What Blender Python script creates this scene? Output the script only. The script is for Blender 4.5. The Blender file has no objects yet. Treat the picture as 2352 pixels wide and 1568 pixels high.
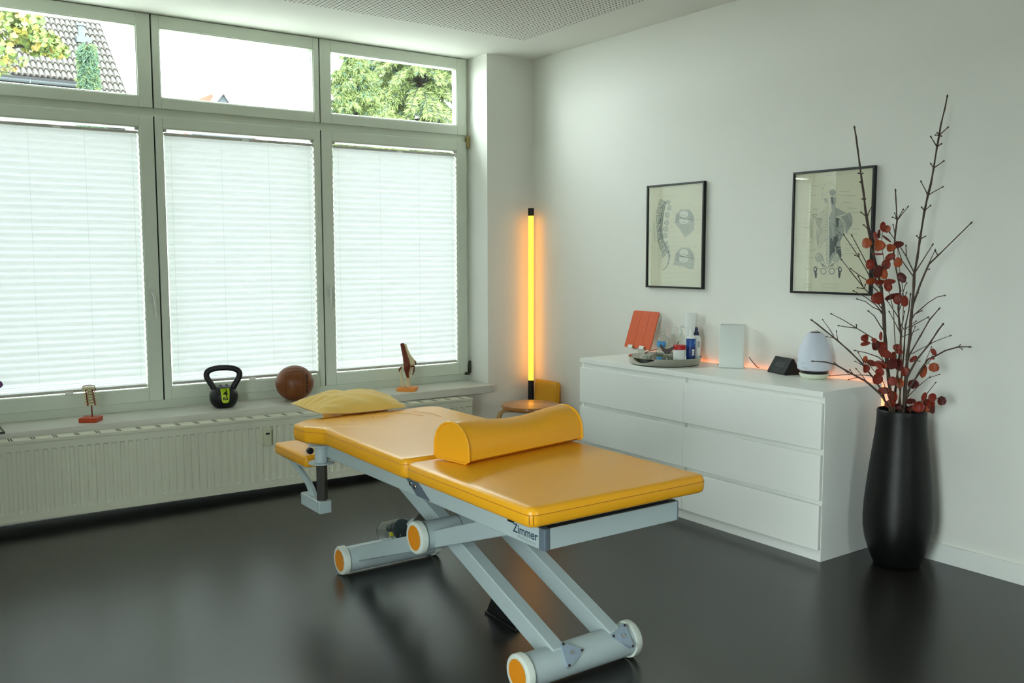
import bpy, bmesh, math, random
from mathutils import Vector, Matrix
random.seed(7)
sc = bpy.context.scene
COL = sc.collection
PI = math.pi
# ------------------------------------------------------------------ camera
CAM = Vector((-3.8471, -5.2011, 1.3568))
yaw, pitch, roll = math.radians(54.8069), math.radians(-5.318), math.radians(-0.0959)
F = Vector((math.cos(pitch)*math.cos(yaw), math.cos(pitch)*math.sin(yaw), math.sin(pitch)))
R0 = Vector((math.sin(yaw), -math.cos(yaw), 0)); U0 = R0.cross(F)
RR = R0*math.cos(roll) + U0*math.sin(roll); UU = U0*math.cos(roll) - R0*math.sin(roll)
cd = bpy.data.cameras.new('camera'); cd.sensor_width = 36; cd.lens = 2102.17*36/2352
cd.clip_start = 0.05; cd.clip_end = 300
cam = bpy.data.objects.new('camera', cd); COL.objects.link(cam)
cam.matrix_world = Matrix(((RR.x, UU.x, -F.x, CAM.x), (RR.y, UU.y, -F.y, CAM.y), (RR.z, UU.z, -F.z, CAM.z), (0, 0, 0, 1)))
sc.camera = cam
# ------------------------------------------------------------------ world, light, exposure
w = bpy.data.worlds.new('overcast_sky'); sc.world = w; w.use_nodes = True
bg = w.node_tree.nodes['Background']
bg.inputs['Color'].default_value = (0.90, 0.985, 1.0, 1); bg.inputs['Strength'].default_value = 21.5
def portal(x, y, z, sx, sz, face):   # guides sky sampling through each opening
    l = bpy.data.lights.new('window_portal', 'AREA'); l.shape = 'RECTANGLE'; l.size = sx; l.size_y = sz
    l.cycles.is_portal = True
    o = bpy.data.objects.new('window_portal', l); COL.objects.link(o); o.location = (x, y, z)
    o.rotation_euler = {'-y': (math.radians(-90), 0, 0), '+y': (math.radians(90), 0, 0), '+x': (math.radians(90), 0, math.radians(-90))}[face]
sc.view_settings.view_transform = 'Standard'; sc.view_settings.look = 'None'
sc.view_settings.gamma = 1.0; sc.view_settings.use_curve_mapping = False
sc.view_settings.exposure = 0.0
sc.cycles.use_denoising = True
sc.cycles.max_bounces = 14; sc.cycles.diffuse_bounces = 8; sc.cycles.transmission_bounces = 10; sc.cycles.transparent_max_bounces = 16
sc.cycles.sample_clamp_indirect = 40
# ------------------------------------------------------------------ materials
def lin(c):
    return tuple((x/255/12.92 if x/255 <= .04045 else ((x/255+.055)/1.055)**2.4) for x in c) + (1,)
def mat(name, rgb, rough=.5, metal=0, spec=.5, bump=0, bscale=100, var=0, vscale=5, coat=0, emit=None, estr=0, trans=0, ior=1.45, sheen=0, stretch=None):
    m = bpy.data.materials.new(name); m.use_nodes = True
    nt = m.node_tree; b = nt.nodes['Principled BSDF']
    b.inputs['Base Color'].default_value = lin(rgb); b.inputs['Roughness'].default_value = rough
    b.inputs['Metallic'].default_value = metal; b.inputs['Specular IOR Level'].default_value = spec
    b.inputs['IOR'].default_value = ior
    b.inputs['Coat Weight'].default_value = coat; b.inputs['Transmission Weight'].default_value = trans
    b.inputs['Sheen Weight'].default_value = sheen
    if emit: b.inputs['Emission Color'].default_value = (*emit, 1); b.inputs['Emission Strength'].default_value = estr
    if bump or var:
        tc = nt.nodes.new('ShaderNodeTexCoord'); src = tc.outputs['Object']
        if stretch:
            mp = nt.nodes.new('ShaderNodeMapping'); mp.inputs['Scale'].default_value = stretch
            nt.links.new(src, mp.inputs['Vector']); src = mp.outputs['Vector']
    if bump:
        n = nt.nodes.new('ShaderNodeTexNoise'); n.inputs['Scale'].default_value = bscale; n.inputs['Detail'].default_value = 3
        nt.links.new(src, n.inputs['Vector'])
        bp = nt.nodes.new('ShaderNodeBump'); bp.inputs['Strength'].default_value = bump; bp.inputs['Distance'].default_value = .004
        nt.links.new(n.outputs['Fac'], bp.inputs['Height']); nt.links.new(bp.outputs['Normal'], b.inputs['Normal'])
    if var:
        n2 = nt.nodes.new('ShaderNodeTexNoise'); n2.inputs['Scale'].default_value = vscale; n2.inputs['Detail'].default_value = 4
        nt.links.new(src, n2.inputs['Vector'])
        mx = nt.nodes.new('ShaderNodeMix'); mx.data_type = 'RGBA'
        c = lin(rgb)
        mx.inputs['A'].default_value = tuple(max(0, k*(1-var)) for k in c[:3]) + (1,)
        mx.inputs['B'].default_value = tuple(min(1, k*(1+var)) for k in c[:3]) + (1,)
        nt.links.new(n2.outputs['Fac'], mx.inputs['Factor']); nt.links.new(mx.outputs['Result'], b.inputs['Base Color'])
    return m
def glassy(name, tint, gloss=.0, f0=.045):
    m = bpy.data.materials.new(name); m.use_nodes = True; nt = m.node_tree
    out = nt.nodes['Material Output']; nt.nodes.remove(nt.nodes['Principled BSDF'])
    t = nt.nodes.new('ShaderNodeBsdfTransparent'); t.inputs['Color'].default_value = (*tint, 1)
    g = nt.nodes.new('ShaderNodeBsdfGlossy'); g.inputs['Roughness'].default_value = gloss
    lw = nt.nodes.new('ShaderNodeLayerWeight'); lw.inputs['Blend'].default_value = .5
    pw = nt.nodes.new('ShaderNodeMath'); pw.operation = 'POWER'; pw.inputs[1].default_value = 5; nt.links.new(lw.outputs['Facing'], pw.inputs[0])
    f = nt.nodes.new('ShaderNodeMath'); f.operation = 'MULTIPLY_ADD'; f.inputs[1].default_value = .95; f.inputs[2].default_value = f0; nt.links.new(pw.outputs[0], f.inputs[0])
    mx = nt.nodes.new('ShaderNodeMixShader')
    nt.links.new(f.outputs[0], mx.inputs['Fac']); nt.links.new(t.outputs['BSDF'], mx.inputs[1]); nt.links.new(g.outputs['BSDF'], mx.inputs[2])
    nt.links.new(mx.outputs['Shader'], out.inputs['Surface'])
    return m
def cloth_trans(name, rgb, fac):
    m = bpy.data.materials.new(name); m.use_nodes = True; nt = m.node_tree
    out = nt.nodes['Material Output']; nt.nodes.remove(nt.nodes['Principled BSDF'])
    d = nt.nodes.new('ShaderNodeBsdfDiffuse'); d.inputs['Color'].default_value = (*rgb, 1)
    t = nt.nodes.new('ShaderNodeBsdfTranslucent'); t.inputs['Color'].default_value = (*rgb, 1)
    mx = nt.nodes.new('ShaderNodeMixShader'); mx.inputs['Fac'].default_value = fac
    nt.links.new(d.outputs['BSDF'], mx.inputs[1]); nt.links.new(t.outputs['BSDF'], mx.inputs[2])
    nt.links.new(mx.outputs['Shader'], out.inputs['Surface'])
    return m
def emis(name, rgb, s):
    m = bpy.data.materials.new(name); m.use_nodes = True; nt = m.node_tree
    b = nt.nodes['Principled BSDF']; b.inputs['Base Color'].default_value = (*[min(1, c) for c in rgb], 1)
    b.inputs['Emission Color'].default_value = (*rgb, 1); b.inputs['Emission Strength'].default_value = s
    b.inputs['Roughness'].default_value = .4
    return m
M = dict(
 wall=mat('wall_paint', (229, 229, 223), .9, bump=.12, bscale=55, spec=.2),
 wallplain=mat('plain_paint', (228, 230, 224), .9, spec=.2),
 base=mat('skirting_paint', (232, 235, 230), .5),
 frame=mat('window_paint', (212, 219, 205), .38, var=.03, vscale=3, bump=.03, bscale=30),
 dark=mat('black_gap', (22, 22, 20), .8),
 wallback=mat('low_bounce_paint', (122, 115, 104), .9),
 sill=mat('sill_stone', (205, 203, 194), .35, var=.07, vscale=6, stretch=(1, 4, 4)),
 rad=mat('radiator_enamel', (219, 219, 200), .35),
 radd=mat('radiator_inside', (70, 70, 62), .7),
 meter=mat('meter_plastic', (206, 206, 176), .5),
 blindrail=mat('blind_rail', (190, 187, 180), .35, metal=.2),
 blindtab=mat('blind_tab', (235, 235, 228), .4),
 cord=mat('blind_cord', (205, 208, 202), .7),
 glass=glassy('pane_glass', (.96, .985, .97)),
 clear=glassy('clear_plastic', (.90, .94, .93), .03),
 pictglass=glassy('picture_glass', (.97, .98, .97), .0, .085),
 blind=cloth_trans('pleated_fabric', (.93, .95, .955), .0540),
 white=mat('white_laminate', (245, 247, 243), .28, spec=.45),
 whitein=mat('white_laminate_inner', (214, 220, 212), .4),
 vinyl=mat('yellow_vinyl', (234, 166, 32), .31, spec=.42, coat=.0, bump=.05, bscale=260, var=.04, vscale=3),
 vinylseam=mat('yellow_seam', (176, 116, 26), .5),
 vinylcrease=mat('vinyl_crease', (216, 152, 34), .5),
 linen=mat('mustard_linen', (228, 190, 98), .85, bump=.25, bscale=420, var=.08, vscale=8, sheen=.2),
 metal=mat('grey_lacquer', (172, 186, 187), .32, spec=.5),
 metaldk=mat('slate_lacquer', (110, 123, 136), .3, metal=.35),
 platem=mat('plate_lacquer', (150, 166, 182), .3, metal=.2),
 steel=mat('dark_steel', (78, 76, 72), .3, metal=.6),
 chrome=mat('chrome', (215, 215, 212), .12, metal=1),
 capor=mat('orange_cap', (222, 138, 26), .4),
 ring=mat('rubber_ring', (205, 212, 203), .55, var=.09, vscale=40),
 black=mat('black_plastic', (20, 21, 22), .4),
 kettle=mat('black_vinyl', (16, 17, 20), .42),
 lime=mat('lime_label', (190, 214, 40), .5),
 leather=mat('brown_leather', (118, 64, 26), .38, var=.25, vscale=9, bump=.1, bscale=90),
 leatherseam=mat('leather_seam', (82, 44, 20), .5),
 leatherdk=mat('leather_lacing', (44, 24, 12), .6),
 wood=mat('stool_birch', (172, 112, 54), .22, var=.12, vscale=14, stretch=(1, 8, 1)),
 woodl=mat('bent_birch', (198, 158, 98), .4, var=.08, vscale=20),
 red=mat('red_plinth', (186, 66, 22), .4),
 orange=mat('orange_plinth', (238, 146, 40), .4),
 bone=mat('bone_plastic', (222, 212, 172), .45),
 disc=mat('green_disc', (104, 112, 50), .5),
 muscle=mat('muscle_brown', (112, 44, 20), .38),
 nerve=mat('nerve_red', (122, 36, 14), .45),
 nervey=mat('nerve_yellow', (206, 176, 84), .5),
 vase=mat('vase_black', (11, 11, 11), .42, spec=.4, bump=.12, bscale=60, stretch=(1, 1, 14)),
 bark=mat('twig_bark', (72, 56, 44), .6, var=.2, vscale=40),
 stem=mat('leaf_stem', (88, 70, 44), .6),
 leafr=mat('rust_leaf', (126, 34, 12), .5, var=.3, vscale=18),
 leafo=mat('amber_leaf', (158, 66, 18), .5, var=.25, vscale=18),
 leafd=mat('dark_leaf', (86, 16, 9), .5, var=.3, vscale=18),
 pframe=mat('black_frame', (16, 16, 17), .35),
 paper=mat('aged_paper', (236, 231, 210), .8, var=.08, vscale=7),
 ink0=mat('ink_light', (200, 202, 188), .8), ink1=mat('ink_mid', (178, 182, 174), .8), ink2=mat('ink_dark', (86, 94, 98), .8), ink3=mat('ink_paper', (232, 232, 220), .8),
 tabor=mat('orange_cover', (206, 80, 14), .55, bump=.05, bscale=300),
 taborl=mat('orange_crease', (176, 70, 18), .6),
 steelb=mat('brushed_steel', (190, 188, 180), .08, metal=1),
 navy=mat('navy_plastic', (22, 26, 74), .35),
 blue=mat('blue_label', (26, 80, 158), .35), bluel=mat('light_blue_label', (70, 150, 205), .4), bluedk=mat('deep_blue_label', (14, 42, 108), .35),
 wplast=mat('white_plastic', (226, 230, 228), .35),
 redlid=mat('red_lid', (186, 24, 22), .35), gua=mat('dark_horn', (46, 22, 18), .25),
 frost=mat('frosted_glass', (230, 236, 232), .55, trans=.1),
 egg=mat('diffuser_shell', (205, 212, 226), .5), eggbase=mat('diffuser_base', (222, 228, 210), .35),
 greytxt=mat('grey_print', (150, 156, 166), .6), clockface=mat('clock_fabric', (48, 52, 52), .8, bump=.3, bscale=900), clockdig=mat('clock_digits', (84, 88, 86), .7),
 logo=mat('logo_print', (46, 66, 84), .5), logol=mat('logo_print_light', (150, 166, 172), .5),
 purple=mat('purple_petal', (116, 78, 132), .5), green=mat('stem_green', (92, 122, 62), .5),
 yellowp=mat('yellow_clip', (214, 200, 40), .5), wire=mat('grey_wire', (126, 136, 134), .5), motor=mat('motor_dark', (46, 56, 58), .4),
 brass=mat('hinge_brass', (176, 160, 100), .4, metal=.5), hingedk=mat('hinge_dark', (54, 54, 40), .5, metal=.3),
 handle=mat('handle_silver', (206, 208, 200), .35),
 tube=emis('lit_tube', (2.4, .84, .075), 1.15), led=emis('lit_led', (1.0, .30, .10), 5.0),
 tile=mat('roof_tile', (50, 46, 41), .7, var=.12, vscale=3), tiler=mat('red_roof_tile', (118, 64, 50), .8), gutter=mat('zinc_gutter', (56, 62, 64), .5), soffit=mat('dark_boards', (24, 24, 26), .8),
 render=mat('house_render', (120, 120, 116), .9), barge=mat('white_boards', (150, 150, 150), .6), slate=mat('slate_gable', (54, 60, 64), .8),
 bounce=mat('bounce_paving', (140, 140, 135), .95, var=.06, vscale=1), trunk=mat('tree_bark', (36, 31, 29), .9, var=.2, vscale=6),
 lf1=mat('leaf_green', (80, 98, 54), .7), lf2=mat('leaf_lime', (104, 118, 56), .7), lf3=mat('leaf_yellow', (130, 122, 54), .7), lf4=mat('leaf_orange', (134, 98, 54), .7),
 nd1=mat('needle_light', (102, 116, 64), .8, var=.2, vscale=2), nd2=mat('needle_blue', (64, 88, 68), .8, var=.2, vscale=2), nd3=mat('needle_dark', (52, 68, 54), .8, var=.2, vscale=2),
)
# floor: dark linoleum with soft marbling and uneven polish
def floor_mat():
    m = mat('linoleum', (32, 31, 28), .27, var=.08, vscale=2.2, spec=.5, ior=1.6)
    return m
M['floor'] = floor_mat()
# ceiling: white paint, perforation shade painted as dots 25 mm apart inside the acoustic field
def ceil_mat():
    m = mat('ceiling_paint', (229, 229, 223), .9, spec=.2); nt = m.node_tree; L = nt.links
    b = nt.nodes['Principled BSDF']; tc = nt.nodes.new('ShaderNodeTexCoord'); sp = nt.nodes.new('ShaderNodeSeparateXYZ')
    L.new(tc.outputs['Object'], sp.inputs[0])
    def mth(op, a, c=None):
        n = nt.nodes.new('ShaderNodeMath'); n.operation = op
        for i, v in ((0, a), (1, c)):
            if v is None: continue
            if isinstance(v, (int, float)): n.inputs[i].default_value = v
            else: L.new(v, n.inputs[i])
        return n.outputs[0]
    def cell(o, off):
        a = mth('DIVIDE', mth('ADD', o, off), .025); f = mth('FRACT', a); return mth('MULTIPLY', mth('SUBTRACT', f, .5), .025)
    x, y = cell(sp.outputs['X'], .3925+5), cell(sp.outputs['Y'], .4365+7.5)
    d = mth('ADD', mth('MULTIPLY', x, x), mth('MULTIPLY', y, y))
    inr = mth('MULTIPLY', mth('MULTIPLY', mth('LESS_THAN', sp.outputs['X'], -.3925), mth('LESS_THAN', sp.outputs['Y'], -.4365)), mth('MULTIPLY', mth('GREATER_THAN', sp.outputs['X'], -4.49), mth('GREATER_THAN', sp.outputs['Y'], -5.9)))
    k = mth('MULTIPLY', mth('LESS_THAN', d, .0060**2), inr)
    mx = nt.nodes.new('ShaderNodeMix'); mx.data_type = 'RGBA'; mx.inputs['A'].default_value = lin((229, 229, 223)); mx.inputs['B'].default_value = lin((84, 88, 80))
    L.new(k, mx.inputs['Factor']); L.new(mx.outputs['Result'], b.inputs['Base Color'])
    return m
M['ceil'] = ceil_mat()
# ------------------------------------------------------------------ mesh builder
class MB:
    def __init__(s): s.v = []; s.f = []
    def add(s, vs, fs):
        o = len(s.v); s.v += [tuple(p) for p in vs]; s.f += [tuple(i+o for i in f) for f in fs]; return s
    def box(s, x0, x1, y0, y1, z0, z1):
        return s.add([(x0,y0,z0),(x1,y0,z0),(x1,y1,z0),(x0,y1,z0),(x0,y0,z1),(x1,y0,z1),(x1,y1,z1),(x0,y1,z1)],
                     [(3,2,1,0),(4,5,6,7),(0,1,5,4),(1,2,6,5),(2,3,7,6),(3,0,4,7)])
    def obox(s, c, ax, ay, az):   # oriented box: centre and half-axis vectors
        c, ax, ay, az = map(Vector, (c, ax, ay, az))
        vs = [c+ax*i+ay*j+az*k for k in (-1,1) for i, j in ((-1,-1),(1,-1),(1,1),(-1,1))]
        return s.add(vs, [(3,2,1,0),(4,5,6,7),(0,1,5,4),(1,2,6,5),(2,3,7,6),(3,0,4,7)])
    def loft(s, rings, cap0=True, cap1=True, closed=False):
        n = len(rings[0]); o = len(s.v)
        for r in rings: s.v += [tuple(p) for p in r]
        m = len(rings)
        for i in range(m if closed else m-1):
            a, b = o+i*n, o+((i+1) % m)*n
            for j in range(n): s.f.append((a+j, a+(j+1) % n, b+(j+1) % n, b+j))
        if cap0 and not closed: s.f.append(tuple(o+j for j in reversed(range(n))))
        if cap1 and not closed: s.f.append(tuple(o+(m-1)*n+j for j in range(n)))
        return s
    def cyl(s, p0, p1, r0, r1=None, n=20, caps=True):
        return s.tube([p0, p1], [r0, r0 if r1 is None else r1], n, caps)
    def tube(s, pts, rs, n=8, caps=True, closed=False, flat=None):
        P = [Vector(p) for p in pts]; k = len(P)
        if not isinstance(rs, (list, tuple)): rs = [rs]*k
        rings = []; up = None
        for i in range(k):
            if closed: t = P[(i+1) % k]-P[i-1]
            else: t = (P[min(i+1, k-1)]-P[max(i-1, 0)])
            t.normalize()
            if up is None: up = Vector((0,0,1)) if abs(t.z) < .9 else Vector((1,0,0))
            x = up.cross(t)
            if x.length < 1e-5: x = Vector((1,0,0)).cross(t)
            x.normalize(); y = t.cross(x); up = y
            fx, fy = flat if flat else (1, 1)
            rings.append([P[i]+(x*math.cos(a)*fx+y*math.sin(a)*fy)*rs[i] for a in (2*PI*j/n for j in range(n))])
        return s.loft(rings, caps, caps, closed)
    def lathe(s, prof, c=(0,0,0), n=32, cap0=True, cap1=True):   # prof: (r, z)
        return s.loft([[(c[0]+r*math.cos(2*PI*j/n), c[1]+r*math.sin(2*PI*j/n), c[2]+z) for j in range(n)] for r, z in prof], cap0, cap1)
    def prism(s, poly, h0, h1, axis='z'):
        def p3(p, h): return (p[0], p[1], h) if axis == 'z' else ((h, p[0], p[1]) if axis == 'x' else (p[0], h, p[1]))
        return s.loft([[p3(p, h0) for p in poly], [p3(p, h1) for p in poly]])
    def sphere(s, c, r, n=16, m=10, sc=(1,1,1)):
        rings = []
        for i in range(m+1):
            t = PI*i/m; rr = max(math.sin(t), .02)*r
            rings.append([(c[0]+rr*math.cos(2*PI*j/n)*sc[0], c[1]+rr*math.sin(2*PI*j/n)*sc[1], c[2]-r*math.cos(t)*sc[2]) for j in range(n)])
        return s.loft(rings)
    def frame(s, x0, x1, z0, z1, wl, wr, wb, wt, y0, y1):   # rectangular frame in an x-z plane, mitred as four bars
        s.box(x0, x0+wl, y0, y1, z0, z1); s.box(x1-wr, x1, y0, y1, z0, z1)
        s.box(x0+wl, x1-wr, y0, y1, z0, z0+wb); return s.box(x0+wl, x1-wr, y0, y1, z1-wt, z1)
LOC = {}
def build(name, mb, m, parent=None, origin=None, smooth=True, angle=35, bevel=0, seg=2):
    me = bpy.data.meshes.new(name)
    if parent is not None: org = LOC[parent.name]
    elif origin is not None: org = Vector(origin)
    else:
        xs = [v[0] for v in mb.v]; ys = [v[1] for v in mb.v]; zs = [v[2] for v in mb.v]
        org = Vector(((min(xs)+max(xs))/2, (min(ys)+max(ys))/2, min(zs)))
    me.from_pydata([(v[0]-org.x, v[1]-org.y, v[2]-org.z) for v in mb.v], [], mb.f)
    me.validate(); bm = bmesh.new(); bm.from_mesh(me); bmesh.ops.recalc_face_normals(bm, faces=bm.faces); bm.to_mesh(me); bm.free()
    me.materials.append(M[m] if isinstance(m, str) else m)
    if smooth: me.shade_smooth(); me.set_sharp_from_angle(angle=math.radians(angle))
    o = bpy.data.objects.new(name, me); COL.objects.link(o)
    if parent is not None: o.parent = parent
    else: o.location = org
    LOC[o.name] = org.copy()
    if bevel:
        b = o.modifiers.new('bevel', 'BEVEL'); b.width = bevel; b.segments = seg; b.limit_method = 'ANGLE'; b.angle_limit = math.radians(40)
    return o
def tag(o, label=None, cat=None, group=None, kind=None):
    if label: o['label'] = label
    if cat: o['category'] = cat
    if group: o['group'] = group
    if kind: o['kind'] = kind
    return o
def thing(name, loc, label=None, cat=None, group=None, kind=None):
    o = bpy.data.objects.new(name, None); o.empty_display_size = .1; COL.objects.link(o); o.location = loc
    LOC[o.name] = Vector(loc); return tag(o, label, cat, group, kind)
def struct(name, mb, m, **k): return tag(build(name, mb, m, **k), kind='structure')
def copy_tree(o, parent=None, keep=True):
    c = o.copy(); COL.objects.link(c)
    if parent is not None: c.parent = parent
    LOC[c.name] = LOC[o.name].copy()
    for ch in list(o.children): copy_tree(ch, c)
    return c
def text_mb(txt, size, origin, ux, uy, bold=0, depth=.0006, align='CENTER'):
    """flat lettering as a mesh, laid out along ux / uy from origin"""
    cu = bpy.data.curves.new('lettering', 'FONT'); cu.body = txt; cu.size = size; cu.align_x = align; cu.extrude = 0; cu.offset = bold
    ob = bpy.data.objects.new('lettering', cu); COL.objects.link(ob)
    dg = bpy.context.evaluated_depsgraph_get(); me = ob.evaluated_get(dg).to_mesh()
    o, x, y = Vector(origin), Vector(ux).normalized(), Vector(uy).normalized()
    mb = MB(); mb.add([o+x*v.co.x+y*v.co.y for v in me.vertices], [tuple(p.vertices) for p in me.polygons])
    ob.evaluated_get(dg).to_mesh_clear(); bpy.data.objects.remove(ob); bpy.data.curves.remove(cu)
    return mb
def rpoly(pts, r, n=6):
    """polygon with rounded corners (counter-clockwise), r: one radius or one per corner"""
    out = []; k = len(pts)
    for i in range(k):
        ri = r[i] if isinstance(r, (list, tuple)) else r
        p, a, b = Vector(pts[i]), Vector(pts[i-1]), Vector(pts[(i+1) % k])
        u, v = (a-p).normalized(), (b-p).normalized(); ang = u.angle(v); t = ri/math.tan(ang/2)
        p0, p1 = p+u*t, p+v*t; c = p+(u+v).normalized()*(ri/math.sin(ang/2))
        a0 = math.atan2(p0.y-c.y, p0.x-c.x); a1 = math.atan2(p1.y-c.y, p1.x-c.x); d = a1-a0
        while d > PI: d -= 2*PI
        while d < -PI: d += 2*PI
        out += [(c.x+ri*math.cos(a0+d*j/n), c.y+ri*math.sin(a0+d*j/n)) for j in range(n+1)]
    return out
def inset(poly, d):
    n = len(poly); out = []
    for i in range(n):
        a, b = Vector(poly[i-1]), Vector(poly[(i+1) % n]); t = (b-a).normalized(); nrm = Vector((-t.y, t.x))
        out.append((poly[i][0]+nrm.x*d, poly[i][1]+nrm.y*d))
    return out

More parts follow.
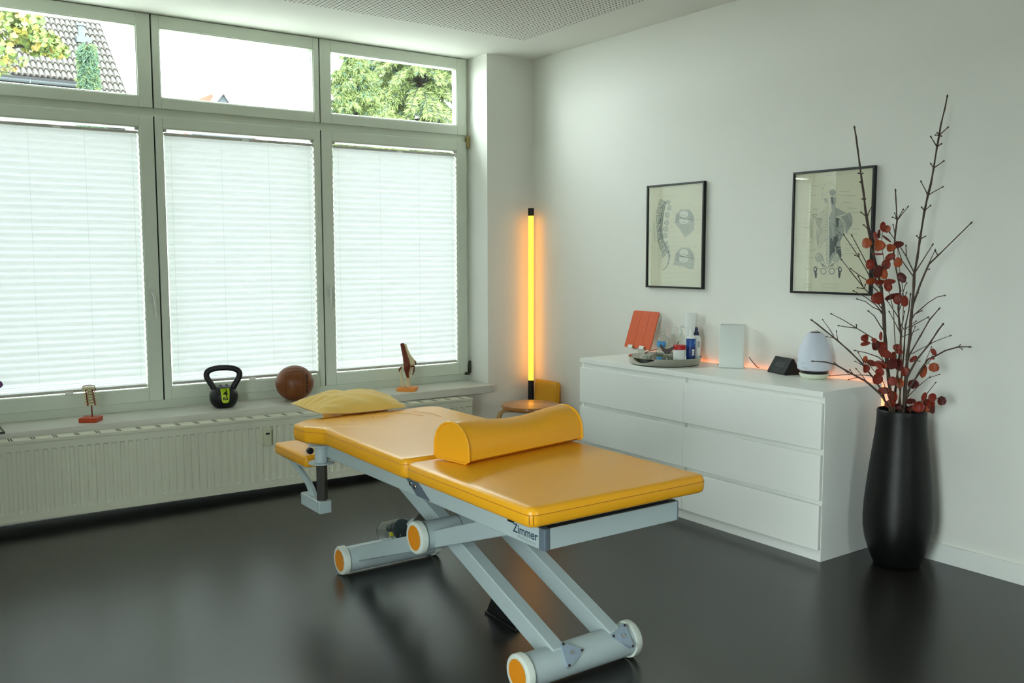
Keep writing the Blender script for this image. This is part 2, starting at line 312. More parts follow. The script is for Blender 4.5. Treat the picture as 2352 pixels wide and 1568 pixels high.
def spl(pts, n=6):
    """Catmull-Rom smoothing of a path"""
    P = [Vector(p) for p in pts]; out = []
    for i in range(len(P)-1):
        a, b, c, d = P[max(i-1, 0)], P[i], P[i+1], P[min(i+2, len(P)-1)]
        for j in range(n):
            t = j/n; out.append(.5*((2*b)+(c-a)*t+(2*a-5*b+4*c-d)*t*t+(3*b-a-3*c+d)*t**3))
    return out+[P[-1]]
BRANCHES=[([[-0.1859,-2.9667,0.6882],[-0.1845,-2.9669,0.7758],[-0.1821,-2.9689,0.8633],[-0.1803,-2.9697,0.9286],[-0.1756,-2.9754,1.0025],[-0.1735,-2.9769,1.1019],[-0.1707,-2.9794,1.1665],[-0.1689,-2.9803,1.2309],[-0.1683,-2.9794,1.2775],[-0.1624,-2.987,1.3453],[-0.1573,-2.9932,1.4285],[-0.1495,-3.004,1.5472],[-0.1429,-3.0127,1.6138],[-0.137,-3.0203,1.6596],[-0.1317,-3.0269,1.7258],[-0.1257,-3.0347,1.8169],[-0.1216,-3.0395,1.8623],[-0.1179,-3.0434,1.9076],[-0.1109,-3.0529,1.9674],[-0.1061,-3.0586,2.0173]],0.0065,0.0024,[[[-0.1215,-3.0395,1.8613],[-0.1214,-3.0745,1.8877]],[[-0.1216,-3.0395,1.8623],[-0.1473,-3.045,1.8674]],[[-0.1213,-3.0399,1.8598],[-0.1266,-3.0507,1.8557]],[[-0.1215,-3.0395,1.8598],[-0.1478,-3.0392,1.8594]],[[-0.1261,-3.034,1.8134],[-0.1619,-3.0267,1.8516]],[[-0.1254,-3.0352,1.8134],[-0.1271,-3.0514,1.8218]],[[-0.1317,-3.027,1.7248],[-0.0994,-3.0493,1.7527]],[[-0.1319,-3.0266,1.7248],[-0.129,-3.0121,1.7434]],[[-0.1429,-3.0128,1.6112],[-0.1304,-3.0252,1.6228],[-0.1076,-3.0544,1.6444]],[[-0.1436,-3.0115,1.6123],[-0.1558,-3.0097,1.6298],[-0.174,-2.9981,1.6671]],[[-0.1492,-3.0044,1.5471],[-0.1414,-3.0231,1.5661]],[[-0.1497,-3.0036,1.5472],[-0.1693,-3.0026,1.5595]],[[-0.1572,-2.9933,1.4259],[-0.1659,-3.0201,1.4372]],[[-0.1578,-2.9925,1.4269],[-0.1851,-2.995,1.4395]],[[-0.1676,-2.9805,1.2817],[-0.15,-3.0461,1.402]],[[-0.1697,-2.977,1.2879],[-0.1814,-2.9475,1.3532],[-0.1888,-2.925,1.39],[-0.2083,-2.8827,1.4561]],[[-0.1851,-2.9498,1.3532],[-0.1767,-2.9417,1.3977]],[[-0.1706,-2.9755,1.2696],[-0.1901,-2.9338,1.3349],[-0.1951,-2.9158,1.3874]],[[-0.1731,-2.9776,1.0804],[-0.1652,-2.9856,1.1042],[-0.1354,-3.0295,1.1567],[-0.1154,-3.0572,1.1815],[-0.0993,-3.0788,1.1873]],[[-0.1633,-2.9935,1.1101],[-0.1708,-3.0202,1.122]],[[-0.1794,-2.9693,1.0369],[-0.1736,-2.9925,1.0619],[-0.1539,-3.0386,1.0937]]]),([[-0.1572,-2.9561,0.6861],[-0.16,-2.9572,0.8166],[-0.1608,-2.9616,0.9484],[-0.1617,-2.966,1.0792],[-0.1594,-2.9755,1.1531],[-0.1564,-2.986,1.1878],[-0.1517,-2.9995,1.2353],[-0.1451,-3.0161,1.2867],[-0.1412,-3.0281,1.3194],[-0.126,-3.0586,1.3567],[-0.0667,-3.1611,1.4899]],0.005,0.0022,[[[-0.1424,-3.0262,1.3168],[-0.1362,-3.035,1.3453],[-0.1289,-3.0457,1.3789]],[[-0.126,-3.0586,1.3567],[-0.1256,-3.0468,1.3737]],[[-0.1444,-3.0172,1.296],[-0.1272,-3.0208,1.2984]],[[-0.1545,-2.9893,1.1922],[-0.1409,-2.9846,1.1969]]]),([[-0.227,-2.9379,0.6927],[-0.2357,-2.9217,0.8187],[-0.2406,-2.9117,0.9055],[-0.2442,-2.9038,0.9836],[-0.2466,-2.8978,1.0529],[-0.2478,-2.894,1.1092],[-0.2497,-2.8887,1.1523],[-0.253,-2.8813,1.2128],[-0.2617,-2.8652,1.2928],[-0.2731,-2.8445,1.3824],[-0.2778,-2.8349,1.4352],[-0.2815,-2.8268,1.4774],[-0.2853,-2.8186,1.5249],[-0.2875,-2.813,1.5565],[-0.2908,-2.8056,1.6197],[-0.295,-2.7967,1.6777],[-0.2997,-2.7871,1.7461],[-0.3046,-2.777,1.8171],[-0.3077,-2.77,1.8671],[-0.3108,-2.7629,1.9066]],0.0075,0.0026,[[[-0.2853,-2.8186,1.5259],[-0.3026,-2.815,1.5351],[-0.3185,-2.8135,1.5426]],[[-0.284,-2.8207,1.5248],[-0.2791,-2.8284,1.5509],[-0.273,-2.8381,1.5758]],[[-0.2813,-2.8271,1.4695],[-0.2877,-2.8098,1.4883]],[[-0.2973,-2.7929,1.7092],[-0.3057,-2.7883,1.7117]],[[-0.2973,-2.793,1.7066],[-0.3115,-2.8102,1.7098]],[[-0.2946,-2.7974,1.6672],[-0.3033,-2.7953,1.6732]],[[-0.2899,-2.807,1.5987],[-0.315,-2.8149,1.6001]],[[-0.2894,-2.8079,1.5961],[-0.2735,-2.8018,1.6022]],[[-0.253,-2.8814,1.2084],[-0.2765,-2.8366,1.2685],[-0.2802,-2.8242,1.2925],[-0.2968,-2.7909,1.3562],[-0.3257,-2.7373,1.4471]],[[-0.3005,-2.7998,1.3482],[-0.3037,-2.7996,1.3615]],[[-0.3032,-2.7954,1.3535],[-0.3215,-2.7943,1.3583]],[[-0.2575,-2.874,1.23],[-0.2721,-2.8428,1.2859],[-0.2799,-2.8227,1.3243],[-0.2988,-2.7844,1.404],[-0.3068,-2.7641,1.4441]],[[-0.2512,-2.8884,1.1242],[-0.2668,-2.8633,1.1649],[-0.2912,-2.8241,1.2142],[-0.3248,-2.7698,1.2942],[-0.3087,-2.7967,1.2563],[-0.3431,-2.7411,1.3392]],[[-0.289,-2.8226,1.2141],[-0.2912,-2.792,1.2163]],[[-0.2923,-2.8172,1.2227],[-0.2924,-2.7934,1.2658]],[[-0.289,-2.8226,1.2163],[-0.2914,-2.8276,1.2295]],[[-0.2506,-2.8873,1.1653],[-0.2641,-2.8697,1.204],[-0.2901,-2.8317,1.2512],[-0.3204,-2.7868,1.29],[-0.3278,-2.7791,1.2994]],[[-0.2505,-2.8894,1.1112],[-0.2663,-2.8638,1.1453],[-0.288,-2.8283,1.1772],[-0.313,-2.7876,1.2027]],[[-0.2513,-2.8883,1.1047],[-0.2592,-2.8793,1.1219],[-0.2738,-2.8595,1.1323],[-0.2929,-2.8323,1.1579],[-0.3119,-2.8054,1.1683]],[[-0.2484,-2.8949,1.0354],[-0.2612,-2.8881,1.053],[-0.2807,-2.8703,1.0962],[-0.2993,-2.8538,1.1169]],[[-0.2428,-2.9061,0.9641],[-0.2707,-2.8676,0.9954],[-0.3128,-2.8059,1.0415],[-0.3444,-2.7614,1.0754],[-0.3734,-2.7211,1.1008]],[[-0.3059,-2.8012,1.0409],[-0.3209,-2.7664,1.0438],[-0.3351,-2.7331,1.0481]],[[-0.3059,-2.8011,1.0417],[-0.3291,-2.8164,1.056]],[[-0.2359,-2.9193,0.8797],[-0.2664,-2.8872,0.9181],[-0.302,-2.8469,0.9365],[-0.3317,-2.816,0.9445]]]),([[-0.2587,-2.9435,0.6987],[-0.2708,-2.926,0.7347],[-0.2766,-2.9187,0.7736],[-0.2974,-2.8869,0.8285],[-0.3248,-2.8443,0.8918],[-0.3521,-2.8018,0.9424],[-0.3807,-2.7573,0.9889],[-0.4094,-2.7126,1.0313],[-0.4282,-2.684,1.0591],[-0.4385,-2.6693,1.0719]],0.0042,0.0022,[[[-0.3874,-2.7463,1.0038],[-0.3971,-2.7292,1.0362],[-0.4113,-2.7047,1.075]],[[-0.3818,-2.7555,0.991],[-0.3971,-2.7458,0.9999],[-0.4156,-2.7309,1.0033]],[[-0.3792,-2.7598,0.989],[-0.385,-2.7565,1.0264]],[[-0.3247,-2.8445,0.8853],[-0.343,-2.8269,0.898]],[[-0.316,-2.8586,0.8729],[-0.3282,-2.851,0.9058],[-0.3425,-2.8399,0.9371]],[[-0.3017,-2.8797,0.8368],[-0.309,-2.8553,0.8392],[-0.3205,-2.8238,0.8367],[-0.3322,-2.792,0.8365]]]),([[-0.2735,-2.9577,0.6978],[-0.2983,-2.9236,0.7631],[-0.3227,-2.8902,0.8004],[-0.3363,-2.8744,0.8171],[-0.3541,-2.8517,0.8322],[-0.3698,-2.8324,0.8458],[-0.3921,-2.8025,0.8662],[-0.4123,-2.7759,0.8848],[-0.4389,-2.7388,0.895],[-0.4656,-2.7017,0.896]],0.004,0.002,[[[-0.3784,-2.8185,0.8472],[-0.3998,-2.8028,0.869],[-0.4246,-2.7818,0.8928]],[[-0.3541,-2.8517,0.8322],[-0.3685,-2.8371,0.8278],[-0.3819,-2.8243,0.8218]],[[-0.3762,-2.8221,0.843],[-0.4057,-2.7929,0.84],[-0.4342,-2.7655,0.8358]],[[-0.3331,-2.8797,0.8131],[-0.3423,-2.863,0.8382],[-0.3548,-2.841,0.8674]],[[-0.3688,-2.8342,0.8459],[-0.3882,-2.8335,0.8647]]]),([[-0.1719,-2.913,0.6839],[-0.1705,-2.9135,0.7683],[-0.1639,-2.9225,0.9146],[-0.1611,-2.9253,1.0113],[-0.165,-2.9173,1.0592],[-0.1676,-2.9113,1.1289],[-0.164,-2.9154,1.2074],[-0.1806,-2.8866,1.3559],[-0.1777,-2.8897,1.4511],[-0.1741,-2.8937,1.509],[-0.1776,-2.8863,1.6037],[-0.1781,-2.8837,1.6353]],0.005,0.0022,[[[-0.1736,-2.8945,1.51],[-0.1696,-2.9128,1.5347],[-0.1632,-2.935,1.5653]],[[-0.1736,-2.8945,1.5116],[-0.1567,-2.9081,1.5535]],[[-0.1752,-2.8919,1.5132],[-0.1853,-2.8888,1.5194],[-0.1951,-2.8862,1.5219]],[[-0.1752,-2.8919,1.5143],[-0.181,-2.8865,1.538]],[[-0.1775,-2.8899,1.4432],[-0.1698,-2.8733,1.4886]],[[-0.1627,-2.921,1.0505],[-0.1684,-2.9355,1.0691],[-0.1767,-2.9459,1.1134]],[[-0.1665,-2.9148,1.0853],[-0.2148,-2.8875,1.1599]],[[-0.1673,-2.9118,1.1114],[-0.1679,-2.9464,1.1954]],[[-0.1618,-2.9242,1.0156],[-0.1808,-2.8774,1.1103]],[[-0.164,-2.9171,1.1639],[-0.1544,-2.932,1.2294],[-0.1521,-2.9351,1.2359]]]),([[-0.2084,-2.9873,0.6954],[-0.2074,-2.9859,0.8278],[-0.1984,-2.9974,0.863],[-0.1855,-3.0152,0.9113],[-0.159,-3.0553,0.9818],[-0.1405,-3.0822,1.0424],[-0.1315,-3.0937,1.0648]],0.0045,0.0026,[[[-0.1855,-3.0152,0.9092],[-0.1949,-3.0346,0.9086]],[[-0.159,-3.0553,0.9826],[-0.147,-3.0877,1.0006],[-0.1297,-3.1288,1.0208]]]),([[-0.171,-2.9528,0.687],[-0.1757,-2.9603,0.8619],[-0.1755,-2.9761,0.9288],[-0.1612,-3.0146,1.0132],[-0.1511,-3.0464,1.0833],[-0.1402,-3.0795,1.1305]],0.0042,0.002,[[[-0.1511,-3.0465,1.0812],[-0.1712,-3.054,1.0964]],[[-0.1714,-2.9827,0.9335],[-0.1563,-3.014,0.9568],[-0.1394,-3.0484,0.9801]],[[-0.2003,-2.9508,1.0064],[-0.1919,-2.9913,1.026],[-0.1908,-3.0197,1.0429]],[[-0.1797,-2.9844,1.012],[-0.1691,-2.9925,1.05]]]),([[-0.2286,-2.9927,0.696],[-0.2247,-2.9991,0.7658],[-0.2152,-3.0146,0.8057],[-0.1981,-3.0425,0.8719],[-0.1828,-3.0675,0.9202],[-0.169,-3.09,0.9341],[-0.1495,-3.1218,0.9589],[-0.1241,-3.1632,0.9764],[-0.1036,-3.1967,0.9778]],0.004,0.002,[[[-0.1241,-3.1632,0.9764],[-0.1041,-3.1676,0.9663]],[[-0.1242,-3.1631,0.9772],[-0.1052,-3.1601,0.9835]],[[-0.1904,-3.055,0.8982],[-0.1821,-3.0622,0.9282],[-0.1723,-3.0717,0.9689]],[[-0.2224,-3.0028,0.7531],[-0.1976,-3.0318,0.7976],[-0.1709,-3.064,0.8378],[-0.1448,-3.095,0.854]],[[-0.1802,-3.0716,0.8402],[-0.2035,-3.0894,0.8481]],[[-0.1991,-3.0408,0.7126],[-0.1865,-3.0713,0.7756],[-0.1815,-3.0895,0.8051],[-0.1803,-3.1014,0.8221]]]),([[-0.1379,-2.9111,0.678],[-0.1356,-2.9187,0.8104],[-0.1343,-2.9246,0.9349],[-0.1349,-2.9274,1.0497],[-0.1306,-2.9383,1.1201],[-0.1303,-2.9425,1.1857]],0.0045,0.002,[[[-0.1378,-2.9227,1.0363],[-0.1267,-2.9059,1.0458]],[[-0.1347,-2.9278,1.0365],[-0.1228,-2.9388,1.0498],[-0.1068,-2.9565,1.0699]]])]
STEMS=[[[-0.2168,-2.9737,0.6966],[-0.2289,-2.9621,0.8226],[-0.2411,-2.9504,0.9524],[-0.252,-2.9409,1.1245],[-0.2674,-2.9239,1.21],[-0.2833,-2.9062,1.3456],[-0.293,-2.8985,1.408],[-0.2941,-2.905,1.4803]],[[-0.2568,-2.9658,0.6994],[-0.2691,-2.9506,0.8029],[-0.2876,-2.9251,0.9099],[-0.3074,-2.8976,0.9693],[-0.3309,-2.864,0.994]],[[-0.2324,-3.0249,0.7007],[-0.2156,-3.0585,0.7423],[-0.1946,-3.0993,0.7541],[-0.1718,-3.1429,0.7652]],[[-0.2212,-2.9857,0.6986],[-0.2045,-3.0082,0.8041],[-0.1792,-3.0446,0.8793],[-0.1635,-3.0654,0.9145],[-0.1541,-3.0759,0.9575]],[[-0.28,-2.9662,0.7061],[-0.2986,-2.9359,0.8166],[-0.3203,-2.9005,0.8665],[-0.3378,-2.8719,0.9083]],[[-0.1954,-2.9512,0.6914],[-0.1971,-2.9547,0.8629],[-0.2023,-2.9526,0.9936],[-0.2032,-2.9577,1.1666],[-0.2128,-2.9483,1.2588],[-0.2241,-2.9363,1.3298],[-0.2287,-2.9351,1.4028]]]
LEAVES=[(0,[-0.3015,-2.9081,1.4801],[-0.294,-2.9044,1.4743],0.024,0.0414,0),(0,[-0.2621,-2.9061,1.4704],[-0.294,-2.9044,1.4743],0.0395,0.0329,0),(0,[-0.3033,-2.875,1.4394],[-0.2935,-2.9012,1.4382],0.0176,0.0439,10),(0,[-0.2857,-2.8805,1.4499],[-0.2936,-2.9023,1.4502],0.0132,0.0396,-5),(0,[-0.3376,-2.8562,1.4108],[-0.293,-2.8985,1.408],0.0417,0.0461,0),(0,[-0.3178,-2.9005,1.4],[-0.2922,-2.8992,1.4028],0.048,0.0502,0),(0,[-0.2787,-2.9302,1.3896],[-0.289,-2.9017,1.382],0.0371,0.0349,0),(5,[-0.2501,-2.9497,1.4025],[-0.2283,-2.9352,1.3967],0.0436,0.0306,15),(0,[-0.2793,-2.9321,1.3508],[-0.2833,-2.9062,1.3456],0.0437,0.0306,30),(0,[-0.2535,-2.9008,1.3193],[-0.2806,-2.9092,1.323],0.0375,0.0464,0),(5,[-0.2355,-2.9435,1.3289],[-0.2241,-2.9363,1.3298],0.0329,0.0461,-30),(0,[-0.3389,-2.8799,1.3198],[-0.2806,-2.9092,1.323],0.0372,0.0482,0),(0,[-0.3195,-2.9059,1.2913],[-0.278,-2.9121,1.3005],0.0393,0.0525,20),(0,[-0.3005,-2.92,1.2783],[-0.2754,-2.915,1.2779],0.0306,0.0437,0),(5,[-0.1975,-2.9439,1.2695],[-0.2147,-2.9463,1.2706],0.042,0.0221,-40),(0,[-0.3058,-2.8941,1.3633],[-0.2865,-2.9037,1.3664],0.0438,0.0088,0),(0,[-0.2968,-2.9259,1.4282],[-0.2934,-2.9007,1.4321],0.0457,0.0098,-40),(0,[-0.3297,-2.8799,1.2477],[-0.2727,-2.918,1.2553],0.0395,0.0287,10),(0,[-0.2684,-2.8719,1.2797],[-0.2767,-2.9136,1.2892],0.0345,0.0399,0),(0,[-0.2851,-2.9134,1.2827],[-0.2754,-2.915,1.2779],0.0269,0.0395,0),(0,[-0.3046,-2.9064,1.2436],[-0.2714,-2.9194,1.2439],0.0395,0.0233,0),(0,[-0.2942,-2.9418,1.2472],[-0.2714,-2.9194,1.2439],0.0481,0.0232,0),(0,[-0.2955,-2.9388,1.2259],[-0.2688,-2.9224,1.2213],0.0321,0.0446,20),(0,[-0.3079,-2.9017,1.1761],[-0.2636,-2.9281,1.1886],0.0503,0.0557,0),(0,[-0.2509,-2.9309,1.182],[-0.2623,-2.9295,1.1815],0.063,0.0234,15),(5,[-0.2383,-2.9492,1.1694],[-0.204,-2.9569,1.1743],0.036,0.045,0),(5,[-0.2296,-2.9764,1.1638],[-0.2032,-2.9577,1.1666],0.0304,0.0501,10),(5,[-0.2155,-2.9499,1.2588],[-0.2128,-2.9483,1.2588],0.045,0.027,-45),(1,[-0.3476,-2.8724,1.0042],[-0.329,-2.8668,0.992],0.0307,0.0343,0),(1,[-0.3054,-2.8477,0.9762],[-0.327,-2.8696,0.9899],0.042,0.0201,15),(1,[-0.3329,-2.9094,0.9953],[-0.3152,-2.8864,0.9775],0.0269,0.0215,-40),(1,[-0.308,-2.8978,0.9715],[-0.3074,-2.8976,0.9693],0.0325,0.0452,10),(1,[-0.2796,-2.9128,0.9711],[-0.3041,-2.9022,0.9594],0.0416,0.0362,0),(1,[-0.3038,-2.9196,1.0139],[-0.3074,-2.8976,0.9693],0.0144,0.0396,0),(0,[-0.2131,-2.9409,0.9608],[-0.242,-2.9496,0.9668],0.0363,0.0327,0),(5,[-0.2082,-2.948,0.9437],[-0.2002,-2.9535,0.9393],0.0345,0.0218,-10),(1,[-0.3043,-2.9369,0.9443],[-0.2959,-2.9137,0.9346],0.0628,0.0395,-30),(0,[-0.2509,-2.9484,0.9225],[-0.2381,-2.9533,0.92],0.0253,0.0488,-15),(0,[-0.2755,-2.9533,0.8944],[-0.236,-2.9553,0.8984],0.0468,0.0468,0),(5,[-0.2087,-2.9515,0.8874],[-0.198,-2.9544,0.8848],0.0363,0.0563,10),(1,[-0.3069,-2.9288,0.8921],[-0.2845,-2.9294,0.892],0.054,0.0306,-20),(4,[-0.3188,-2.8592,0.9081],[-0.3364,-2.8743,0.9049],0.0219,0.0328,0),(4,[-0.3091,-2.8824,0.8943],[-0.3291,-2.8862,0.8874],0.04,0.0272,-25),(4,[-0.3394,-2.8743,0.8718],[-0.3291,-2.8862,0.8874],0.0272,0.0399,0),(1,[-0.3249,-2.9265,0.8888],[-0.2845,-2.9294,0.892],0.0359,0.0216,-15),(4,[-0.3228,-2.9318,0.8612],[-0.3131,-2.9123,0.8498],0.0377,0.0359,0),(4,[-0.3285,-2.9239,0.8315],[-0.3076,-2.9212,0.8374],0.0414,0.0504,0),(1,[-0.2838,-2.9685,0.8234],[-0.2721,-2.9464,0.8207],0.0395,0.0413,0),(5,[-0.2068,-2.9772,0.8594],[-0.1971,-2.9547,0.8629],0.0398,0.0416,20),(5,[-0.1557,-2.9833,0.9108],[-0.1989,-2.954,0.9066],0.0364,0.0218,40),(3,[-0.1781,-3.087,0.9514],[-0.1557,-3.0742,0.9503],0.0195,0.0337,30),(3,[-0.1871,-3.0867,0.9244],[-0.162,-3.0671,0.9217],0.023,0.0089,5),(3,[-0.157,-3.0331,0.8614],[-0.1834,-3.0385,0.8668],0.027,0.0576,-12),(3,[-0.1551,-3.0774,0.8842],[-0.1688,-3.0585,0.9028],0.0428,0.041,0),(3,[-0.1761,-2.9978,0.8049],[-0.2024,-3.0112,0.8104],0.0453,0.0417,0),(5,[-0.2058,-2.9554,0.8069],[-0.1965,-2.9536,0.8059],0.0328,0.051,15),(4,[-0.276,-2.9277,0.7769],[-0.2924,-2.946,0.7797],0.0508,0.0326,0),(1,[-0.2562,-2.9548,0.7523],[-0.2629,-2.9582,0.7512],0.0398,0.0507,0),(4,[-0.2686,-2.9535,0.7228],[-0.2831,-2.9611,0.7245],0.0452,0.0362,20),(3,[-0.195,-3.0008,0.7321],[-0.2142,-2.9951,0.7427],0.047,0.0253,0),(2,[-0.2205,-3.0534,0.7185],[-0.2226,-3.0445,0.7251],0.0481,0.0499,0),(2,[-0.2343,-3.0856,0.7667],[-0.2086,-3.0722,0.7463],0.0212,0.0388,-20),(2,[-0.2131,-3.1097,0.7635],[-0.1946,-3.0993,0.7541],0.0317,0.0388,0),(2,[-0.1804,-3.0785,0.733],[-0.2016,-3.0857,0.7502],0.0482,0.0392,0),(2,[-0.1729,-3.0887,0.7079],[-0.1981,-3.0925,0.7522],0.0321,0.0392,0),(2,[-0.1566,-3.1175,0.7466],[-0.1793,-3.1284,0.7615],0.0355,0.0408,0),(5,[-0.2091,-2.9545,0.7042],[-0.1955,-2.9515,0.7057],0.0365,0.031,0),(2,[-0.2244,-3.0242,0.7085],[-0.2296,-3.0305,0.7077],0.0395,0.0269,20),(2,[-0.1884,-3.0731,0.7073],[-0.2068,-3.0756,0.7473],0.025,0.0268,-30)]
P1F=[(0,[(-.1229,.2168),(-.0847,.2011),(-.0992,.1755),(-.1416,.1845)]),(0,[(-.1415,.1748),(-.1013,.1666),(-.118,.1302),(-.1552,.1391)]),(0,[(-.1535,.1251),(-.1142,.1188),(-.1215,.0721),(-.1494,.0762)]),(0,[(-.1492,.0664),(-.1195,.0591),(-.1207,.0277),(-.1467,.0296)]),(0,[(-.1447,.0218),(-.1187,.016),(-.1153,-.0165),(-.1401,-.0232)]),(0,[(-.1381,-.0314),(-.1058,-.0302),(-.0948,-.0563),(-.1141,-.0782)]),(0,[(-.1104,-.0772),(-.0871,-.0499),(-.0721,-.0726),(-.0981,-.0977)]),(0,[(-.1008,-.1016),(-.0702,-.0759),(-.059,-.0895),(-.0768,-.1088),(-.0994,-.1244)]),(0,[(-.0403,.1958),(-.0419,.1911),(-.0466,.1876),(-.0534,.1858),(-.061,.1862),(-.068,.1886),(-.0728,.1926),(-.0746,.1974),(-.073,.2021),(-.0683,.2056),(-.0615,.2074),(-.0538,.207),(-.0469,.2046),(-.0421,.2005),(-.0403,.1958)]),(0,[(-.0316,.1629),(-.0329,.156),(-.0368,.1507),(-.0425,.1478),(-.0489,.1481),(-.0547,.1514),(-.0588,.1571),(-.0604,.1642),(-.0591,.171),(-.0552,.1764),(-.0495,.1792),(-.0431,.1789),(-.0373,.1756),(-.0332,.1699),(-.0316,.1629)]),(0,[(-.0456,.1227),(-.0471,.1147),(-.0514,.1084),(-.0579,.105),(-.0651,.1053),(-.0717,.1091),(-.0764,.1157),(-.0782,.1239),(-.0767,.1319),(-.0723,.1382),(-.0658,.1415),(-.0586,.1412),(-.052,.1374),(-.0474,.1308),(-.0456,.1227)]),(0,[(-.0506,.0793),(-.0521,.0724),(-.0565,.067),(-.0629,.0641),(-.0702,.0643),(-.0768,.0676),(-.0815,.0733),(-.0832,.0803),(-.0818,.0873),(-.0773,.0927),(-.0708,.0956),(-.0636,.0954),(-.057,.0921),(-.0524,.0863),(-.0506,.0793)]),(0,[(-.0535,.0422),(-.0553,.0353),(-.0607,.0299),(-.0687,.027),(-.0776,.0272),(-.0857,.0305),(-.0913,.0362),(-.0935,.0432),(-.0916,.0502),(-.0862,.0557),(-.0782,.0586),(-.0693,.0583),(-.0612,.055),(-.0556,.0493),(-.0535,.0422)]),(0,[(-.0591,.0045),(-.0608,-.0022),(-.066,-.0075),(-.0736,-.0103),(-.0821,-.0102),(-.0898,-.007),(-.0953,-.0015),(-.0973,.0052),(-.0955,.0119),(-.0903,.0172),(-.0827,.02),(-.0742,.0199),(-.0665,.0167),(-.0611,.0112),(-.0591,.0045)]),(0,[(-.0546,-.039),(-.0555,-.0437),(-.0582,-.0475),(-.0621,-.0496),(-.0666,-.0495),(-.0706,-.0474),(-.0735,-.0435),(-.0746,-.0387),(-.0737,-.034),(-.071,-.0302),(-.067,-.0281),(-.0625,-.0282),(-.0585,-.0304),(-.0557,-.0342),(-.0546,-.039)]),(0,[(-.0432,-.0648),(-.0439,-.069),(-.0458,-.0723),(-.0487,-.0742),(-.0519,-.0742),(-.0548,-.0723),(-.0569,-.0689),(-.0577,-.0647),(-.0571,-.0605),(-.0551,-.0572),(-.0523,-.0553),(-.049,-.0554),(-.0461,-.0573),(-.044,-.0606),(-.0432,-.0648)]),(0,[(-.0346,-.089),(-.0352,-.0932),(-.0369,-.0965),(-.0394,-.0984),(-.0422,-.0984),(-.0447,-.0965),(-.0466,-.0931),(-.0473,-.0889),(-.0467,-.0847),(-.045,-.0814),(-.0425,-.0795),(-.0397,-.0796),(-.0372,-.0814),(-.0354,-.0848),(-.0346,-.089)]),(0,[(-.0315,-.1115),(-.032,-.1151),(-.0334,-.118),(-.0355,-.1196),(-.0379,-.1196),(-.0401,-.118),(-.0417,-.1151),(-.0423,-.1115),(-.0418,-.1078),(-.0404,-.1049),(-.0383,-.1033),(-.0359,-.1033),(-.0337,-.1049),(-.0321,-.1079),(-.0315,-.1115)]),(0,[(.0074,.127),(.0378,.1448),(.1157,.1447),(.1462,.1124),(.1532,.0842),(.148,.0316),(.1187,.0104),(.0804,-.0108),(.0446,.0309),(-.0026,.075)]),(1,[(.1073,.1388),(.1289,.1286),(.1422,.1001),(.1509,.0905),(.1258,.0727),(.1083,.0919)]),(1,[(.0097,.1206),(.0337,.1323),(.0327,.0755),(.004,.0764)]),(3,[(.1076,.1216),(.1041,.112),(.0938,.1045),(.0786,.1007),(.0616,.1013),(.0461,.1062),(.0352,.1145),(.0312,.1245),(.0348,.1342),(.0454,.1417),(.0607,.1454),(.0777,.1447),(.093,.1398),(.1037,.1315),(.1076,.1216)]),(3,[(.1076,.0826),(.1041,.0743),(.0937,.0679),(.0785,.0646),(.0615,.0651),(.046,.0693),(.0352,.0764),(.0312,.085),(.0348,.0934),(.0454,.0999),(.0607,.1031),(.0777,.1025),(.0931,.0982),(.1037,.0911),(.1076,.0826)]),(0,[(.0119,-.0924),(.0424,-.0735),(.1205,-.071),(.1511,-.1024),(.1581,-.1305),(.1529,-.1837),(.1572,-.1868),(.1231,-.1903),(.0664,-.1718),(-.0111,-.166)]),(1,[(.112,-.0772),(.1337,-.0867),(.1471,-.1149),(.1558,-.1243),(.1307,-.1431),(.1131,-.1243)]),(1,[(.0143,-.0988),(.0383,-.0862),(.0373,-.1434),(.0085,-.1435)]),(3,[(.1124,-.0944),(.1089,-.1042),(.0985,-.1121),(.0833,-.1165),(.0663,-.1165),(.0508,-.112),(.0399,-.104),(.0358,-.0941),(.0394,-.0842),(.05,-.0763),(.0653,-.072),(.0824,-.0722),(.0978,-.0767),(.1085,-.0846),(.1124,-.0944)]),(3,[(.1124,-.1337),(.1089,-.1422),(.0985,-.149),(.0833,-.1529),(.0662,-.153),(.0507,-.1492),(.0398,-.1424),(.0358,-.1339),(.0394,-.1253),(.05,-.1184),(.0654,-.1147),(.0824,-.1147),(.0978,-.1185),(.1085,-.1253),(.1124,-.1337)])]
